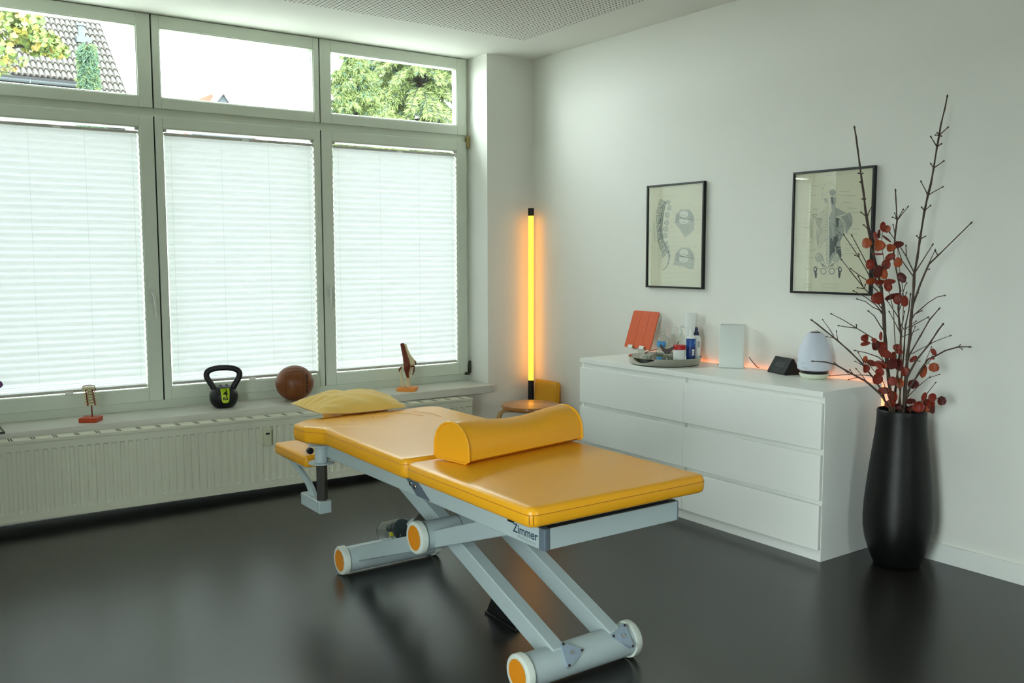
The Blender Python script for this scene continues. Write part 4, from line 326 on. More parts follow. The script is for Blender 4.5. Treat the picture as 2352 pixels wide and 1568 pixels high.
P2S=[(1,.00132,[(-.0535,.183),(-.0567,.1891),(-.0588,.1956),(-.0596,.2021),(-.0592,.2087),(-.0576,.2149),(-.0548,.2206),(-.0509,.2257),(-.0461,.2301),(-.0404,.2334),(-.0342,.2358),(-.0274,.237),(-.0204,.2371),(-.0135,.2361),(-.0067,.234),(-.0002,.2308),(.0056,.2267),(.0107,.2219),(.0148,.2163),(.018,.2103),(.02,.2039),(.0208,.1974),(.0204,.191),(.0189,.1849),(.0162,.1792)]),(1,.00132,[(-.058,.193),(-.0584,.1677),(-.0495,.1564),(-.037,.1648)]),(0,.00132,[(-.0191,.2356),(-.0182,.2087),(-.0421,.1885)]),(1,.00309,[(-.0558,.2164),(-.0576,.2056)]),(2,.00132,[(-.0175,.1889),(-.0172,.1924),(-.016,.1957),(-.0141,.1986),(-.0115,.2009),(-.0084,.2026),(-.0049,.2035),(-.0012,.2037),(.0026,.2031),(.0062,.2017),(.0094,.1997),(.0122,.197),(.0143,.1939),(.0156,.1905),(.0162,.187)]),(2,.00132,[(-.0148,.1959),(-.0127,.1743)]),(2,.00132,[(-.0093,.1956),(-.0077,.174)]),(2,.00132,[(-.0038,.1953),(-.0026,.1738)]),(2,.00132,[(.0017,.195),(.0024,.1735)]),(2,.00132,[(.0071,.1947),(.0075,.1732)]),(2,.00132,[(.0126,.1943),(.0125,.1729)]),(2,.00221,[(.0095,.1642),(.0092,.1248),(.0196,.1136)]),(2,.00177,[(.0,.1001),(-.0134,.0755),(-.0074,-.167)]),(3,.00442,[(.0295,.0722),(.0541,.0784),(.0746,.0794),(.0845,.0879)]),(2,.00132,[(.0275,.0686),(.0543,.0738),(.0789,.0757),(.0887,.0842)]),(0,.00177,[(.0565,.0694),(.08,.0438),(.0916,.008)]),(2,.00177,[(.0598,.0707),(.0834,.0405),(.0915,.0101)]),(0,.00177,[(.063,.072),(.0868,.0379),(.0914,.0123)]),(2,.00177,[(.0662,.0733),(.0901,.036),(.0913,.0144)]),(0,.00177,[(.0695,.0746),(.0934,.0349),(.0912,.0165)]),(2,.00177,[(.0727,.0759),(.0967,.0344),(.0912,.0187)]),(0,.00177,[(.0759,.0772),(.0999,.0347),(.0911,.0208)]),(2,.00177,[(.0792,.0785),(.1031,.0356),(.091,.0229)]),(2,.00177,[(.0988,.0884),(.1118,.0639),(.1112,.0358),(.0955,.0115)]),(1,.00177,[(.0765,.0297),(.0758,-.0094)]),(1,.00177,[(.0893,.0152),(.087,-.0132)]),(0,.00177,[(.0936,.008),(.0922,-.0097)]),(2,.00221,[(.0213,.0671),(.0205,.0313),(.0398,.0171),(.064,.0336)]),(0,.00177,[(.0052,.0497),(.0316,.0131),(.0657,-.0127)]),(2,.00177,[(.0076,.0417),(.0351,.0087),(.0626,-.0176)]),(2,.00177,[(.01,.0337),(.0386,.0043),(.0595,-.0226)]),(0,.00177,[(.0123,.0258),(.0421,-.0001),(.0563,-.0275)]),(2,.00177,[(.0147,.0178),(.0456,-.0044),(.0532,-.0325)]),(2,.00177,[(.0171,.0098),(.049,-.0088),(.0501,-.0374)]),(0,.00177,[(.0195,.0019),(.0525,-.0132),(.0469,-.0424)]),(2,.00177,[(.0219,-.0061),(.056,-.0175),(.0438,-.0474)]),(2,.00177,[(.0242,-.014),(.0594,-.0219),(.0406,-.0523)]),(0,.00177,[(.0266,-.022),(.0629,-.0262),(.0375,-.0573)]),(2,.00132,[(.03,-.0569),(.0596,-.0144)]),(3,.00132,[(.0323,-.0526),(.0588,-.0165)]),(2,.00132,[(.0347,-.0483),(.0581,-.0186)]),(3,.00132,[(.037,-.044),(.0573,-.0208)]),(2,.00132,[(.0394,-.0398),(.0566,-.0229)]),(3,.00132,[(.0417,-.0355),(.0558,-.025)]),(2,.00132,[(.044,-.0312),(.0551,-.0271)]),(3,.00132,[(.0464,-.027),(.0543,-.0293)]),(2,.00132,[(.0487,-.0227),(.0536,-.0314)]),(2,.00177,[(-.0087,.0249),(-.0018,.0103)]),(2,.00177,[(-.0066,.014),(.0002,.0001)]),(2,.00177,[(-.0045,.0031),(.0023,-.01)]),(2,.00177,[(-.0025,-.0077),(.0043,-.0201)]),(2,.00177,[(-.0004,-.0186),(.0064,-.0303)]),(2,.00177,[(.0017,-.0295),(.0084,-.0404)]),(2,.00177,[(.0038,-.0403),(.0105,-.0505)]),(2,.00177,[(.0058,-.0512),(.0125,-.0606)]),(2,.00177,[(.0079,-.062),(.0145,-.0707)]),(2,.00177,[(.01,-.0729),(.0166,-.0809)]),(2,.00177,[(.0121,-.0837),(.0186,-.091)]),(2,.00177,[(.0141,-.0945),(.0207,-.1011)]),(0,.00221,[(.0309,-.0838),(.0537,-.0804)]),(3,.00397,[(-.0148,.1726),(-.0117,.097),(-.0183,.0685),(-.0118,-.1634)]),(1,.00265,[(-.0313,.1609),(-.0236,.1594)]),(1,.00265,[(-.031,.1537),(-.0234,.1522)]),(1,.00265,[(-.0308,.1465),(-.0231,.145)]),(1,.00265,[(-.0305,.1393),(-.0228,.1378)]),(1,.00265,[(-.0303,.132),(-.0226,.1306)]),(1,.00265,[(-.03,.1248),(-.0223,.1234)]),(1,.00265,[(-.0298,.1176),(-.0221,.1162)]),(1,.00265,[(-.0295,.1104),(-.0218,.109)]),(1,.00265,[(-.0293,.1031),(-.0216,.1017)]),(1,.00265,[(-.029,.0959),(-.0213,.0945)]),(1,.00265,[(-.0288,.0887),(-.0211,.0873)]),(1,.00265,[(-.0302,.0815),(-.0225,.0801)]),(1,.00265,[(-.0299,.0743),(-.0223,.0729)]),(1,.00265,[(-.0297,.067),(-.022,.0657)]),(1,.00265,[(-.0294,.0598),(-.0217,.0585)]),(1,.00265,[(-.0292,.0526),(-.0215,.0512)]),(1,.00265,[(-.0289,.0453),(-.0212,.044)]),(1,.00265,[(-.0287,.0381),(-.021,.0368)]),(1,.00265,[(-.0284,.0308),(-.0207,.0295)]),(1,.00265,[(-.0282,.0236),(-.0205,.0223)]),(1,.00265,[(-.0279,.0163),(-.0202,.0151)]),(1,.00265,[(-.0276,.0091),(-.0199,.0078)]),(1,.00265,[(-.0274,.0018),(-.0197,.0006)]),(1,.00265,[(-.0271,-.0054),(-.0194,-.0067)]),(1,.00265,[(-.0269,-.0127),(-.0192,-.0139)]),(1,.00265,[(-.0266,-.0199),(-.0189,-.0211)]),(2,.00353,[(-.0236,-.02),(-.0218,-.0229)]),(1,.00265,[(-.0264,-.0272),(-.0187,-.0284)]),(1,.00265,[(-.0287,-.0344),(-.021,-.0356)]),(2,.00353,[(-.0231,-.0345),(-.0213,-.0374)]),(1,.00265,[(-.0284,-.0416),(-.0207,-.0428)]),(1,.00265,[(-.0282,-.0489),(-.0205,-.0501)]),(2,.00353,[(-.0226,-.049),(-.0208,-.0519)]),(1,.00265,[(-.0279,-.0562),(-.0202,-.0574)]),(1,.00265,[(-.0277,-.0634),(-.0199,-.0646)]),(2,.00353,[(-.0221,-.0635),(-.0203,-.0664)]),(1,.00265,[(-.0274,-.0707),(-.0197,-.0719)]),(1,.00265,[(-.0271,-.078),(-.0194,-.0791)]),(2,.00353,[(-.0216,-.078),(-.0198,-.0809)]),(1,.00265,[(-.0269,-.0852),(-.0192,-.0864)]),(1,.00265,[(-.0266,-.0925),(-.0189,-.0937)]),(2,.00353,[(-.0211,-.0925),(-.0193,-.0955)]),(1,.00265,[(-.0264,-.0998),(-.0187,-.1009)]),(1,.00265,[(-.0261,-.1071),(-.0184,-.1082)]),(2,.00353,[(-.0206,-.1071),(-.0188,-.11)]),(1,.00265,[(-.0259,-.1143),(-.0181,-.1154)]),(1,.00265,[(-.0256,-.1216),(-.0179,-.1227)]),(2,.00353,[(-.0201,-.1216),(-.0182,-.1245)]),(1,.00265,[(-.0253,-.1289),(-.0176,-.13)]),(1,.00265,[(-.0251,-.1362),(-.0174,-.1373)]),(2,.00353,[(-.0195,-.1362),(-.0177,-.1391)]),(1,.00265,[(-.0248,-.1435),(-.0171,-.1445)]),(1,.00265,[(-.0246,-.1508),(-.0169,-.1518)]),(2,.00353,[(-.019,-.1507),(-.0172,-.1536)]),(1,.00177,[(-.0282,.0977),(-.0476,.1039),(-.061,.0936)]),(1,.00177,[(-.0279,.0876),(-.0473,.093),(-.0619,.0812)]),(1,.00177,[(-.0275,.0774),(-.0469,.0821),(-.0627,.0689)]),(1,.00177,[(-.0271,.0673),(-.0465,.0712),(-.0636,.0566)]),(1,.00177,[(-.0268,.0572),(-.0461,.0604),(-.0645,.0442)]),(1,.00177,[(-.0264,.0471),(-.0457,.0495),(-.0653,.0319)]),(1,.00177,[(-.0261,.0369),(-.0453,.0386),(-.0662,.0195)]),(1,.00177,[(-.0257,.0268),(-.045,.0277),(-.0671,.0071)]),(1,.00177,[(-.0254,.0166),(-.0446,.0168),(-.0679,-.0053)]),(1,.00177,[(-.025,.0065),(-.0442,.0059),(-.0688,-.0177)]),(1,.00177,[(-.0299,.0255),(-.0534,.0224),(-.0806,-.0024),(-.0711,-.0246)]),(1,.00177,[(-.0296,.0175),(-.053,.013),(-.0804,-.009),(-.071,-.0297)]),(1,.00177,[(-.0294,.0095),(-.0527,.0035),(-.0801,-.0156),(-.0708,-.0348)]),(1,.00177,[(-.0291,.0015),(-.0524,-.006),(-.0799,-.0222),(-.0706,-.0399)]),(1,.00177,[(-.0288,-.0065),(-.052,-.0154),(-.0797,-.0288),(-.0704,-.045)]),(1,.00177,[(-.0285,-.0144),(-.0517,-.0249),(-.0794,-.0354),(-.0703,-.0502)]),(1,.00177,[(-.0282,-.0224),(-.0514,-.0344),(-.0792,-.042),(-.0701,-.0553)]),(1,.00177,[(-.028,-.0304),(-.051,-.0439),(-.079,-.0486),(-.0699,-.0604)]),(1,.00177,[(-.0277,-.0384),(-.0507,-.0533),(-.0788,-.0552),(-.0697,-.0656)]),(0,.00177,[(-.0833,.0123),(-.0576,.0207)]),(0,.00177,[(-.0829,.0027),(-.0573,.0113)]),(0,.00177,[(-.0826,-.0068),(-.0569,.0018)]),(0,.00177,[(-.0823,-.0163),(-.0566,-.0077)]),(0,.00177,[(-.082,-.0258),(-.0563,-.0172)]),(0,.00177,[(-.0816,-.0354),(-.056,-.0267)]),(0,.00177,[(-.0813,-.0449),(-.0556,-.0361)]),(1,.00177,[(-.0834,.0159),(-.0842,-.0243),(-.0755,-.0611),(-.0631,-.0704),(-.0465,-.0505),(-.0299,-.0362)]),(1,.00177,[(-.0937,.0638),(-.0818,.0342),(-.0682,.0148),(-.0591,.0626)]),(2,.00265,[(-.1093,.0716),(-.0809,.0688),(-.0548,.0625)]),(2,.00221,[(-.0866,.0836),(-.0877,.0814),(-.091,.0798),(-.0959,.079),(-.1013,.0792),(-.1063,.0803),(-.1098,.0822),(-.1111,.0845),(-.1099,.0867),(-.1066,.0884),(-.1017,.0892),(-.0962,.089),(-.0913,.0878),(-.0879,.0859),(-.0866,.0836)]),(1,.00177,[(-.0858,.0872),(-.0601,.0935),(-.035,.1088),(-.0292,.1266)]),(0,.00177,[(-.1287,.0613),(-.1222,-.0274)]),(0,.00177,[(-.1239,.0611),(-.1187,-.0274)]),(0,.00177,[(-.119,.0609),(-.1151,-.0275)]),(0,.00177,[(-.1142,.0608),(-.1116,-.0275)]),(0,.00177,[(-.1094,.0606),(-.1081,-.0276)]),(2,.00177,[(-.0872,-.1271),(-.0835,-.1088),(-.0663,-.1007),(-.0509,-.1088),(-.0393,-.1344),(-.0344,-.1526)]),(1,.00177,[(-.0872,-.1271),(-.0757,-.1437),(-.0708,-.1602),(-.0748,-.1713)]),(2,.00221,[(-.056,-.1491),(-.0383,-.1618),(-.0253,-.1672),(-.0165,-.1744)]),(2,.00309,[(-.0232,-.189),(-.0245,-.1954),(-.0286,-.2005),(-.0347,-.2034),(-.0416,-.2035),(-.0479,-.2008),(-.0524,-.1957),(-.0542,-.1894),(-.0529,-.183),(-.0487,-.1779),(-.0426,-.175),(-.0357,-.1749),(-.0294,-.1777),(-.025,-.1827),(-.0232,-.189)]),(2,.00221,[(-.0746,-.1749),(-.0636,-.1785),(-.0541,-.1784)]),(2,.00177,[(.0508,-.127),(.046,-.1091),(.0291,-.1011),(.0146,-.109),(.005,-.1343),(.0014,-.1524)]),(1,.00177,[(.0508,-.127),(.041,-.1432),(.0374,-.1594),(.042,-.1702)]),(2,.00221,[(.0224,-.1487),(.006,-.1615),(-.0065,-.167),(-.0148,-.1744)]),(2,.00309,[(-.007,-.1888),(-.0053,-.1951),(-.0009,-.2001),(.0053,-.2028),(.0121,-.2027),(.0181,-.1998),(.0221,-.1948),(.0234,-.1885),(.0217,-.1822),(.0173,-.1772),(.0111,-.1745),(.0043,-.1745),(-.0017,-.1774),(-.0057,-.1825),(-.007,-.1888)]),(2,.00221,[(.0421,-.1738),(.0318,-.1775),(.0226,-.1776)]),(1,.00221,[(-.1212,.2284),(-.0863,.2255)]),(1,.00221,[(-.1263,.1834),(-.0912,.1807)]),(1,.00221,[(-.1086,.1144),(-.0789,.1125)]),(1,.00221,[(-.1455,.0987),(-.1233,.0971)]),(1,.00221,[(-.1631,.0264),(-.1231,.0246)]),(1,.00221,[(-.1273,-.0465),(-.1096,-.0475)]),(1,.00221,[(-.1459,-.087),(-.0863,-.0882)]),(1,.00221,[(-.1313,-.1235),(-.0917,-.1242)]),(1,.00221,[(-.1383,-.1811),(-.1161,-.1816)]),(1,.00221,[(.0376,.1911),(.0931,.1872)]),(1,.00221,[(.0466,.1718),(.1261,.1668)]),(1,.00221,[(.0601,.1395),(.099,.137)]),(1,.00221,[(.0857,.1115),(.1362,.1086)]),(1,.00221,[(.1068,.0905),(.145,.0883)]),(1,.00221,[(.1105,.0129),(.1567,.011)]),(1,.00221,[(.1004,-.0106),(.1408,-.0121)]),(1,.00221,[(.0777,-.061),(.1347,-.0624)]),(1,.00221,[(.0784,-.0778),(.1433,-.079)]),(1,.00221,[(.0767,-.0888),(.1074,-.0897)]),(1,.00221,[(.0752,-.1038),(.1342,-.1047)]),(0,.00132,[(-.0863,.2255),(-.0601,.2148)]),(0,.00132,[(-.0899,.181),(-.0333,.1808)]),(0,.00132,[(.0358,.1841),(.0116,.1641)]),(0,.00132,[(.0448,.163),(.0204,.1511)]),(0,.00132,[(.0542,.1334),(.0414,.1109)]),(0,.00132,[(.0839,.1038),(.0761,.0953)]),(0,.00132,[(-.0887,.1056),(-.0869,.0927)]),(0,.00132,[(-.1035,-.035),(-.0844,-.0188)]),(0,.00132,[(-.1041,-.081),(-.0309,-.0681)]),(0,.00132,[(.0836,-.0522),(.0616,-.0358)]),(0,.00132,[(.0725,-.0848),(.0433,-.0785)]),(0,.00132,[(.1072,.0253),(.1155,.0198)]),(0,.00265,[(-.1492,-.256),(-.0981,-.2559)]),(0,.00265,[(-.1577,-.2693),(-.1043,-.269)])]
# ================================================================== THE ROOM
H = 2.7017; XL, YB = -4.9, -6.4
BX0, BX1, BZ0, BZ1 = -2.40, -1.78, .95, 2.05; LY0, LY1, LZ0, LZ1 = -5.20, -3.90, .10, 2.1
struct('floor', MB().box(XL-.2, .2, YB-.2, .4, -.1, 0), 'floor', origin=(0,0,0), smooth=False)
struct('ceiling', MB().box(XL-.2, .2, YB-.2, .4, H, H+.1), 'ceil', origin=(0,0,0), smooth=False)
struct('wall_right', MB().box(0, .2, YB-.2, .4, 0, H), 'wall', origin=(0,0,0), smooth=False)
struct('wall_left', MB().box(XL-.2, XL, YB-.2, LY0, 0, H).box(XL-.2, XL, LY1, .4, 0, H).box(XL-.2, XL, LY0, LY1, 0, LZ0).box(XL-.2, XL, LY0, LY1, LZ1, H), 'wall', origin=(0,0,0), smooth=False)
struct('wall_window', MB().box(XL, 0, 0, .34, 0, .437).box(-.381, 0, 0, .34, .437, H).box(XL, -3.475, 0, .34, .437, H), 'wall', origin=(0,0,0), smooth=False)
struct('wall_back', MB().box(XL, BX0, YB-.2, YB, 0, H).box(BX1, 0, YB-.2, YB, 0, H).box(BX0, BX1, YB-.2, YB, 0, BZ0).box(BX0, BX1, YB-.2, YB, BZ1, H), 'wallback', origin=(0,0,0), smooth=False)  # unseen wall coloured dark to cut light bounced onto the chest side
struct('baseboard_right', MB().box(-.015, 0, YB, 0, 0, .083), 'base', bevel=.004)
struct('baseboard_window', MB().box(XL, -.015, -.015, 0, 0, .083), 'base', bevel=.004)
struct('baseboard_left', MB().box(XL, XL+.015, YB, 0, 0, .083), 'base', bevel=.004)
struct('baseboard_back', MB().box(XL, 0, YB, YB+.015, 0, .083), 'base', bevel=.004)
struct('trim_1', MB().box(-3.475, -.386, -.09, .262, .437, .4865), 'sill', bevel=.003)
# ------------------------------------------------------------------ windows: fixed frame, vent sash above, casement below
MODS = [(-3.471, -2.479, .040, .075), (-2.471, -1.481, .040, .036), (-1.473, -.402, .070, .075)]
def sash(parent, x0, x1, z0, z1, wl, wr, wb, wt):
    s = build('sash', MB().frame(x0, x1, z0, z1, wl, wr, wb, wt, .223, .29), 'frame', parent, bevel=.003)
    a, b, c, d = x0+wl, x1-wr, z0+wb, z1-wt
    g = .013; bd = MB()   # sloping glazing bead
    for (p, q) in (((a, c), (b, c)), ((b, c), (b, d)), ((b, d), (a, d)), ((a, d), (a, c))): pass
    o0 = [(a, .229, c), (b, .229, c), (b, .229, d), (a, .229, d)]; o1 = [(a+g*.35, .229, c+g*.35), (b-g*.35, .229, c+g*.35), (b-g*.35, .229, d-g*.35), (a+g*.35, .229, d-g*.35)]
    o2 = [(a+g, .262, c+g), (b-g, .262, c+g), (b-g, .262, d-g), (a+g, .262, d-g)]; o3 = [(a, .262, c), (b, .262, c), (b, .262, d), (a, .262, d)]
    bd.loft([o0, o1, o2, o3], closed=True)
    build('glazing_bead', bd, 'frame', s)
    build('pane', MB().box(a, b, .263, .267, c, d), 'glass', s, smooth=False)
    return s
def handle(parent, x, z, lean):
    h = MB().box(x-.014, x+.014, .2165, .223, z-.04, z+.04)
    h.cyl((x, .2165, z+.01), (x, .185, z+.01), .009, n=12)
    h.tube([(x, .186, z+.016), (x+lean*.2, .180, z), (x+lean*.5, .178, z-.05), (x+lean, .180, z-.11)], [.010, .011, .009, .007], 10, flat=(1, .6))
    build('window_handle', h, 'handle', parent, bevel=.001)
for i, (x0, x1, wl, wr) in enumerate(MODS):
    wn = thing('window_%d' % (i+1), ((x0+x1)/2, .26, .4865), kind='structure')
    fr = MB(); L, Rr = x0-.004, x1+(.021 if i == 2 else .004)
    fr.frame(L, Rr, .4865, H, .05, .05, .085, .045, .243, .32); fr.box(L+.05, Rr-.05, .243, .32, 2.10, 2.235)
    build('window_frame', fr, 'frame', wn)
    if i: build('gap_shade', MB().box(x0-.0045, x0-.0035+.004, .236, .2425, .535, 2.142).box(x0-.0045, x0+.0005, .236, .2425, 2.186, H), 'dark', wn, smooth=False)  # black strip stands in for the shade in the gap between sashes
    sash(wn, x0, x1, 2.186, 2.697, wl, wr, .060, .066)
    sash(wn, x0, x1, .535, 2.142, wl, wr, .070, .062)
    if i == 0: handle(wn, -2.522, 1.135, .012)
    if i == 2:
        handle(wn, -1.447, 1.145, -.002)
        build('hinge', MB().box(-.404, -.388, .212, .24, 2.115, 2.17).cyl((-.396, .212, 2.10), (-.396, .212, 2.185), .008, n=10), 'brass', wn, bevel=.002)
        build('hinge', MB().box(-.404, -.390, .212, .24, .535, .60).cyl((-.397, .210, .54), (-.397, .210, .625), .009, n=10).box(-.43, -.395, .208, .224, .525, .545), 'hingedk', wn, bevel=.002)
    portal((x0+x1)/2, .40, 2.44, x1-x0-.08, .40, '-y'); portal((x0+x1)/2, .40, 1.33, x1-x0-.08, 1.5, '-y')
# rear window behind the camera (its daylight reaches the table's foot end and the vase)
w5 = thing('window_4', ((BX0+BX1)/2, YB, BZ0), kind='structure')
build('window_frame', MB().frame(BX0, BX1, BZ0, BZ1, .06, .06, .06, .06, YB-.14, YB-.06).box((BX0+BX1)/2-.04, (BX0+BX1)/2+.04, YB-.14, YB-.06, BZ0+.06, BZ1-.06), 'frame', w5)
for a, b in ((BX0+.06, (BX0+BX1)/2-.04), ((BX0+BX1)/2+.04, BX1-.06)):
    build('pane', MB().box(a, b, YB-.102, YB-.098, BZ0+.06, BZ1-.06), 'glass', w5, smooth=False)
portal((BX0+BX1)/2, YB-.25, (BZ0+BZ1)/2, BX1-BX0-.1, BZ1-BZ0-.1, '+y')
# glazed door added out of view beside the camera to brighten the chest
w6 = thing('added_door_1', (XL, (LY0+LY1)/2, LZ0), kind='structure')
df = MB()
for a, b, c, d in ((LY0, LY0+.08, LZ0, LZ1), (LY1-.08, LY1, LZ0, LZ1), (LY0+.08, LY1-.08, LZ0, LZ0+.1), (LY0+.08, LY1-.08, LZ1-.08, LZ1)): df.box(XL-.14, XL-.06, a, b, c, d)
build('added_door_frame', df, 'frame', w6); build('pane', MB().box(XL-.102, XL-.098, LY0+.08, LY1-.08, LZ0+.1, LZ1-.08), 'glass', w6, smooth=False)
portal(XL-.25, (LY0+LY1)/2, (LZ0+LZ1)/2, LY1-LY0-.1, LZ1-LZ0-.1, '+x')
# ------------------------------------------------------------------ pleated blinds
BL = ['white pleated blind in the left casement, above the spine model', 'white pleated blind in the middle casement, behind the kettlebell', 'white pleated blind in the right casement, behind the knee model']
for i, (x0, x1, wl, wr) in enumerate(MODS):
    a, b = x0+wl+.0105, x1-wr-.0105
    t = thing('pleated_blind', ((a+b)/2, .243, .60), BL[i], 'blind', 'pleated blinds on the casements')
    zt, zb = 2.040, .634; per = .037; n = int((zt-zb-.03)/per); fb = MB(); rows = []
    z = zt; k = 0
    for j in range(2*n+1): rows.append((z - j*per/2, .2355 if j % 2 else .2500))
    zl = rows[-1][0]
    m = 6
    for j in range(1, m+1): rows.append((zl-(zl-zb)*j/m, .2375 if j % 2 else .248))
    xs = [a+.001, b-.001]
    vs = [(x, y, z) for z, y in rows for x in xs]; fs = [(2*r, 2*r+1, 2*r+3, 2*r+2) for r in range(len(rows)-1)]
    fb.add(vs, fs); build('fabric', fb, 'blind', t, smooth=False)
    build('top_rail', MB().box(a, b, .231, .2535, 2.040, 2.056), 'blindrail', t, bevel=.004)
    build('bottom_rail', MB().box(a, b, .231, .2535, .618, .634), 'blindrail', t, bevel=.004)
    for xx in (a-.001, b-.014): build('bracket', MB().box(xx, xx+.015, .231, .2535, 2.060, 2.074), 'blindrail', t, bevel=.002)
    xm = (a+b)/2+.02
    build('tab', MB().box(xm-.02, xm+.02, .224, .231, 2.038, 2.050), 'blindtab', t, bevel=.002)
    build('tab', MB().box(xm-.02, xm+.02, .220, .231, .606, .626), 'blindtab', t, bevel=.002)
    for fx in (.04, .36, .68, .965):
        xx = a+(b-a)*fx
        build('cord', MB().tube([(xx, .2340, zt+.02), (xx, .2340, zb-.004)], .0005, 5), 'cord', t)
# ------------------------------------------------------------------ radiator under the sill
RX0, RX1 = -4.24, -.640
rt = thing('panel_radiator', ((RX0+RX1)/2, -.15, .045), 'long cream ribbed panel radiator under the window sill', 'radiator')
def tl(mb): mb.v = [(x, y, z-.0105*(x+2.0)) for x, y, z in mb.v]; return mb
per = .040; cols = []; x = RX0+.012
while x < RX1-.03:
    cols += [(x, 0), (x+.015, 0), (x+.020, 1), (x+.035, 1)]; x += per
cols = [(RX0, 0)]+cols+[(RX1, 0)]
rw = [(.045, 0), (.083, 0), (.096, 1), (.388, 1), (.396, 0), (.428, 0), (.434, -.6), (.440, 0)]
fp = MB(); nc = len(cols)
fp.add([(cx, -.200+.007*d*g if g >= 0 else -.200+.005*g, z) for z, g in rw for cx, d in cols], [(r*nc+c, r*nc+c+1, (r+1)*nc+c+1, (r+1)*nc+c) for r in range(len(rw)-1) for c in range(nc-1)])
build('front_panel', tl(fp), 'rad', rt, angle=20)
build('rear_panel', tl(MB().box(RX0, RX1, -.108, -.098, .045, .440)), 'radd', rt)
build('side_cover', tl(MB().box(RX1-.004, RX1+.004, -.198, -.098, .055, .439)), 'rad', rt, bevel=.002)
build('side_cover', tl(MB().box(RX0-.004, RX0+.004, -.198, -.098, .055, .439)), 'rad', rt, bevel=.002)
build('bottom_edge', tl(MB().box(RX0, RX1, -.202, -.190, .040, .058)), 'rad', rt, bevel=.003)
gr = MB().box(RX0-.004, RX1+.004, -.202, -.096, .439, .446)
x = RX1-.06
while x > RX0: gr.box(x-.016, x-.012, -.192, -.104, .446, .4478); gr.box(x+.012, x+.016, -.192, -.104, .446, .4478); x -= .1003
gr.box(RX0, RX1, -.196, -.192, .446, .4478); gr.box(RX0, RX1, -.104, -.100, .446, .4478)
build('grille', tl(gr), 'rad', rt, bevel=.001)
sl = MB(); x = RX1-.06
while x > RX0:
    sl.box(x-.008, x-.003, -.186, -.112, .4455, .4465); sl.box(x+.003, x+.008, -.186, -.112, .4455, .4465); x -= .1003
tag(build('grille_slot_shade', tl(sl), 'dark', rt, smooth=False), 'dark strips for the shade in the top grille slots', kind='stuff')  # dark strips laid on the solid grille in place of slot shade
hm = build('heat_meter', tl(MB().box(-2.055, -2.008, -.226, -.199, .288, .386)), 'meter', rt, bevel=.005)
tag(hm, 'beige heat cost meter clipped to the front')
build('display', tl(MB().box(-2.043, -2.021, -.2275, -.2255, .354, .364)), 'black', hm)
build('pipe', MB().tube([(-1.0, -.15, .06), (-1.0, -.15, .0)], .010, 10), 'rad', rt)

for xx in (-3.6, -2.2, -1.0): build('wall_bracket', MB().box(xx-.02, xx+.02, -.10, -.001, .25, .29), 'rad', rt)
# ================================================================== TREATMENT TABLE
T = thing('treatment_table', (-2.05, -2.40, 0), 'grey steel massage table with yellow vinyl cushions on crossed legs', 'massage table')
def cushion(name, poly, zb, zt, dome=.006, er=.016, label=None, sag=None, vert=True):
    rings = []
    def ring(d, z): rings.append([(p[0], p[1], z) for p in inset(poly, d)])
    ring(.010, zb); ring(.003, zb+.004); ring(0, zb+.012); ring(-.002, (zb+zt)/2); ring(0, zt-er)
    for k in (30, 60): a = math.radians(k); ring(er*(1-math.cos(a)), zt-er+er*math.sin(a))
    ring(er, zt)
    top = inset(poly, er); cx_ = (min(p[0] for p in poly)+max(p[0] for p in poly))/2; cy_ = (min(p[1] for p in poly)+max(p[1] for p in poly))/2
    for k in (.95, .88, .78, .66, .52, .38, .24, .1, .02): rings.append([(cx_+(p[0]-cx_)*k, cy_+(p[1]-cy_)*k, zt+dome*(1-k**2.2)) for p in top])
    mb = MB().loft(rings); c = build(name, mb, 'vinyl', T, angle=60)
    sm = MB().tube([(p[0], p[1], zt-er-.004) for p in inset(poly, -.0012)], .0011, 5, closed=True)
    s = build('seam', sm, 'vinylseam', c)
    return c
def rect(x0, x1, y0, y1): return [(x0, y0), (x1, y0), (x1, y1), (x0, y1)]
fc = cushion('foot_cushion', rpoly(rect(-2.412, -1.722, -3.252, -2.548), [.03, .03, .03, .03]), .619, .675)
cs = MB()
for s in (-.004, .004): cs.tube([(-2.4045+s, -3.2445-s, .628), (-2.4055+s, -3.2455-s, .655)], .0010, 5)
build('corner_seam', cs, 'vinylseam', fc)
hc = cushion('head_cushion', rpoly([(-2.405, -2.526), (-1.725, -2.526), (-1.735, -1.60), (-2.37, -1.60), (-2.452, -1.668), (-2.442, -1.765), (-2.392, -1.85)], [.03, .03, .06, .04, .03, .03, .04]), .610, .678, .010)
# creases and a pen mark in the worn head cushion
wm = MB()
for pts in ([(-2.02, -1.75), (-1.97, -1.78), (-1.95, -1.86)], [(-1.93, -1.74), (-1.89, -1.83), (-1.90, -1.92)], [(-2.16, -1.72), (-2.13, -1.76), (-2.15, -1.78)], [(-2.10, -1.74), (-2.07, -1.76), (-2.09, -1.79)]):
    wm.tube([(p[0], p[1], .6868) for p in pts], .0009, 5)
tag(build('crease', wm, 'vinylcrease', hc), kind='stuff')
sc_ = cushion('headrest_cushion', rpoly(rect(-2.16, -1.94, -1.585, -1.27), .04), .600, .668, .004)
XR0, XR1, YF, YH, RZ0, RZ1 = -2.316, -1.783, -3.184, -1.69, .523, .585
for xa in (XR0, XR1-.03): build('side_rail', MB().box(xa, xa+.03, YF+.02, YH, RZ0, RZ1), 'metal', T, bevel=.003)
build('end_rail', MB().box(XR0+.022, XR1-.002, YF, YF+.03, RZ0, RZ1), 'metal', T, bevel=.002)
build('end_rail', MB().box(XR0+.03, XR1-.03, YH-.03, YH, RZ0, RZ1), 'metal', T, bevel=.002)
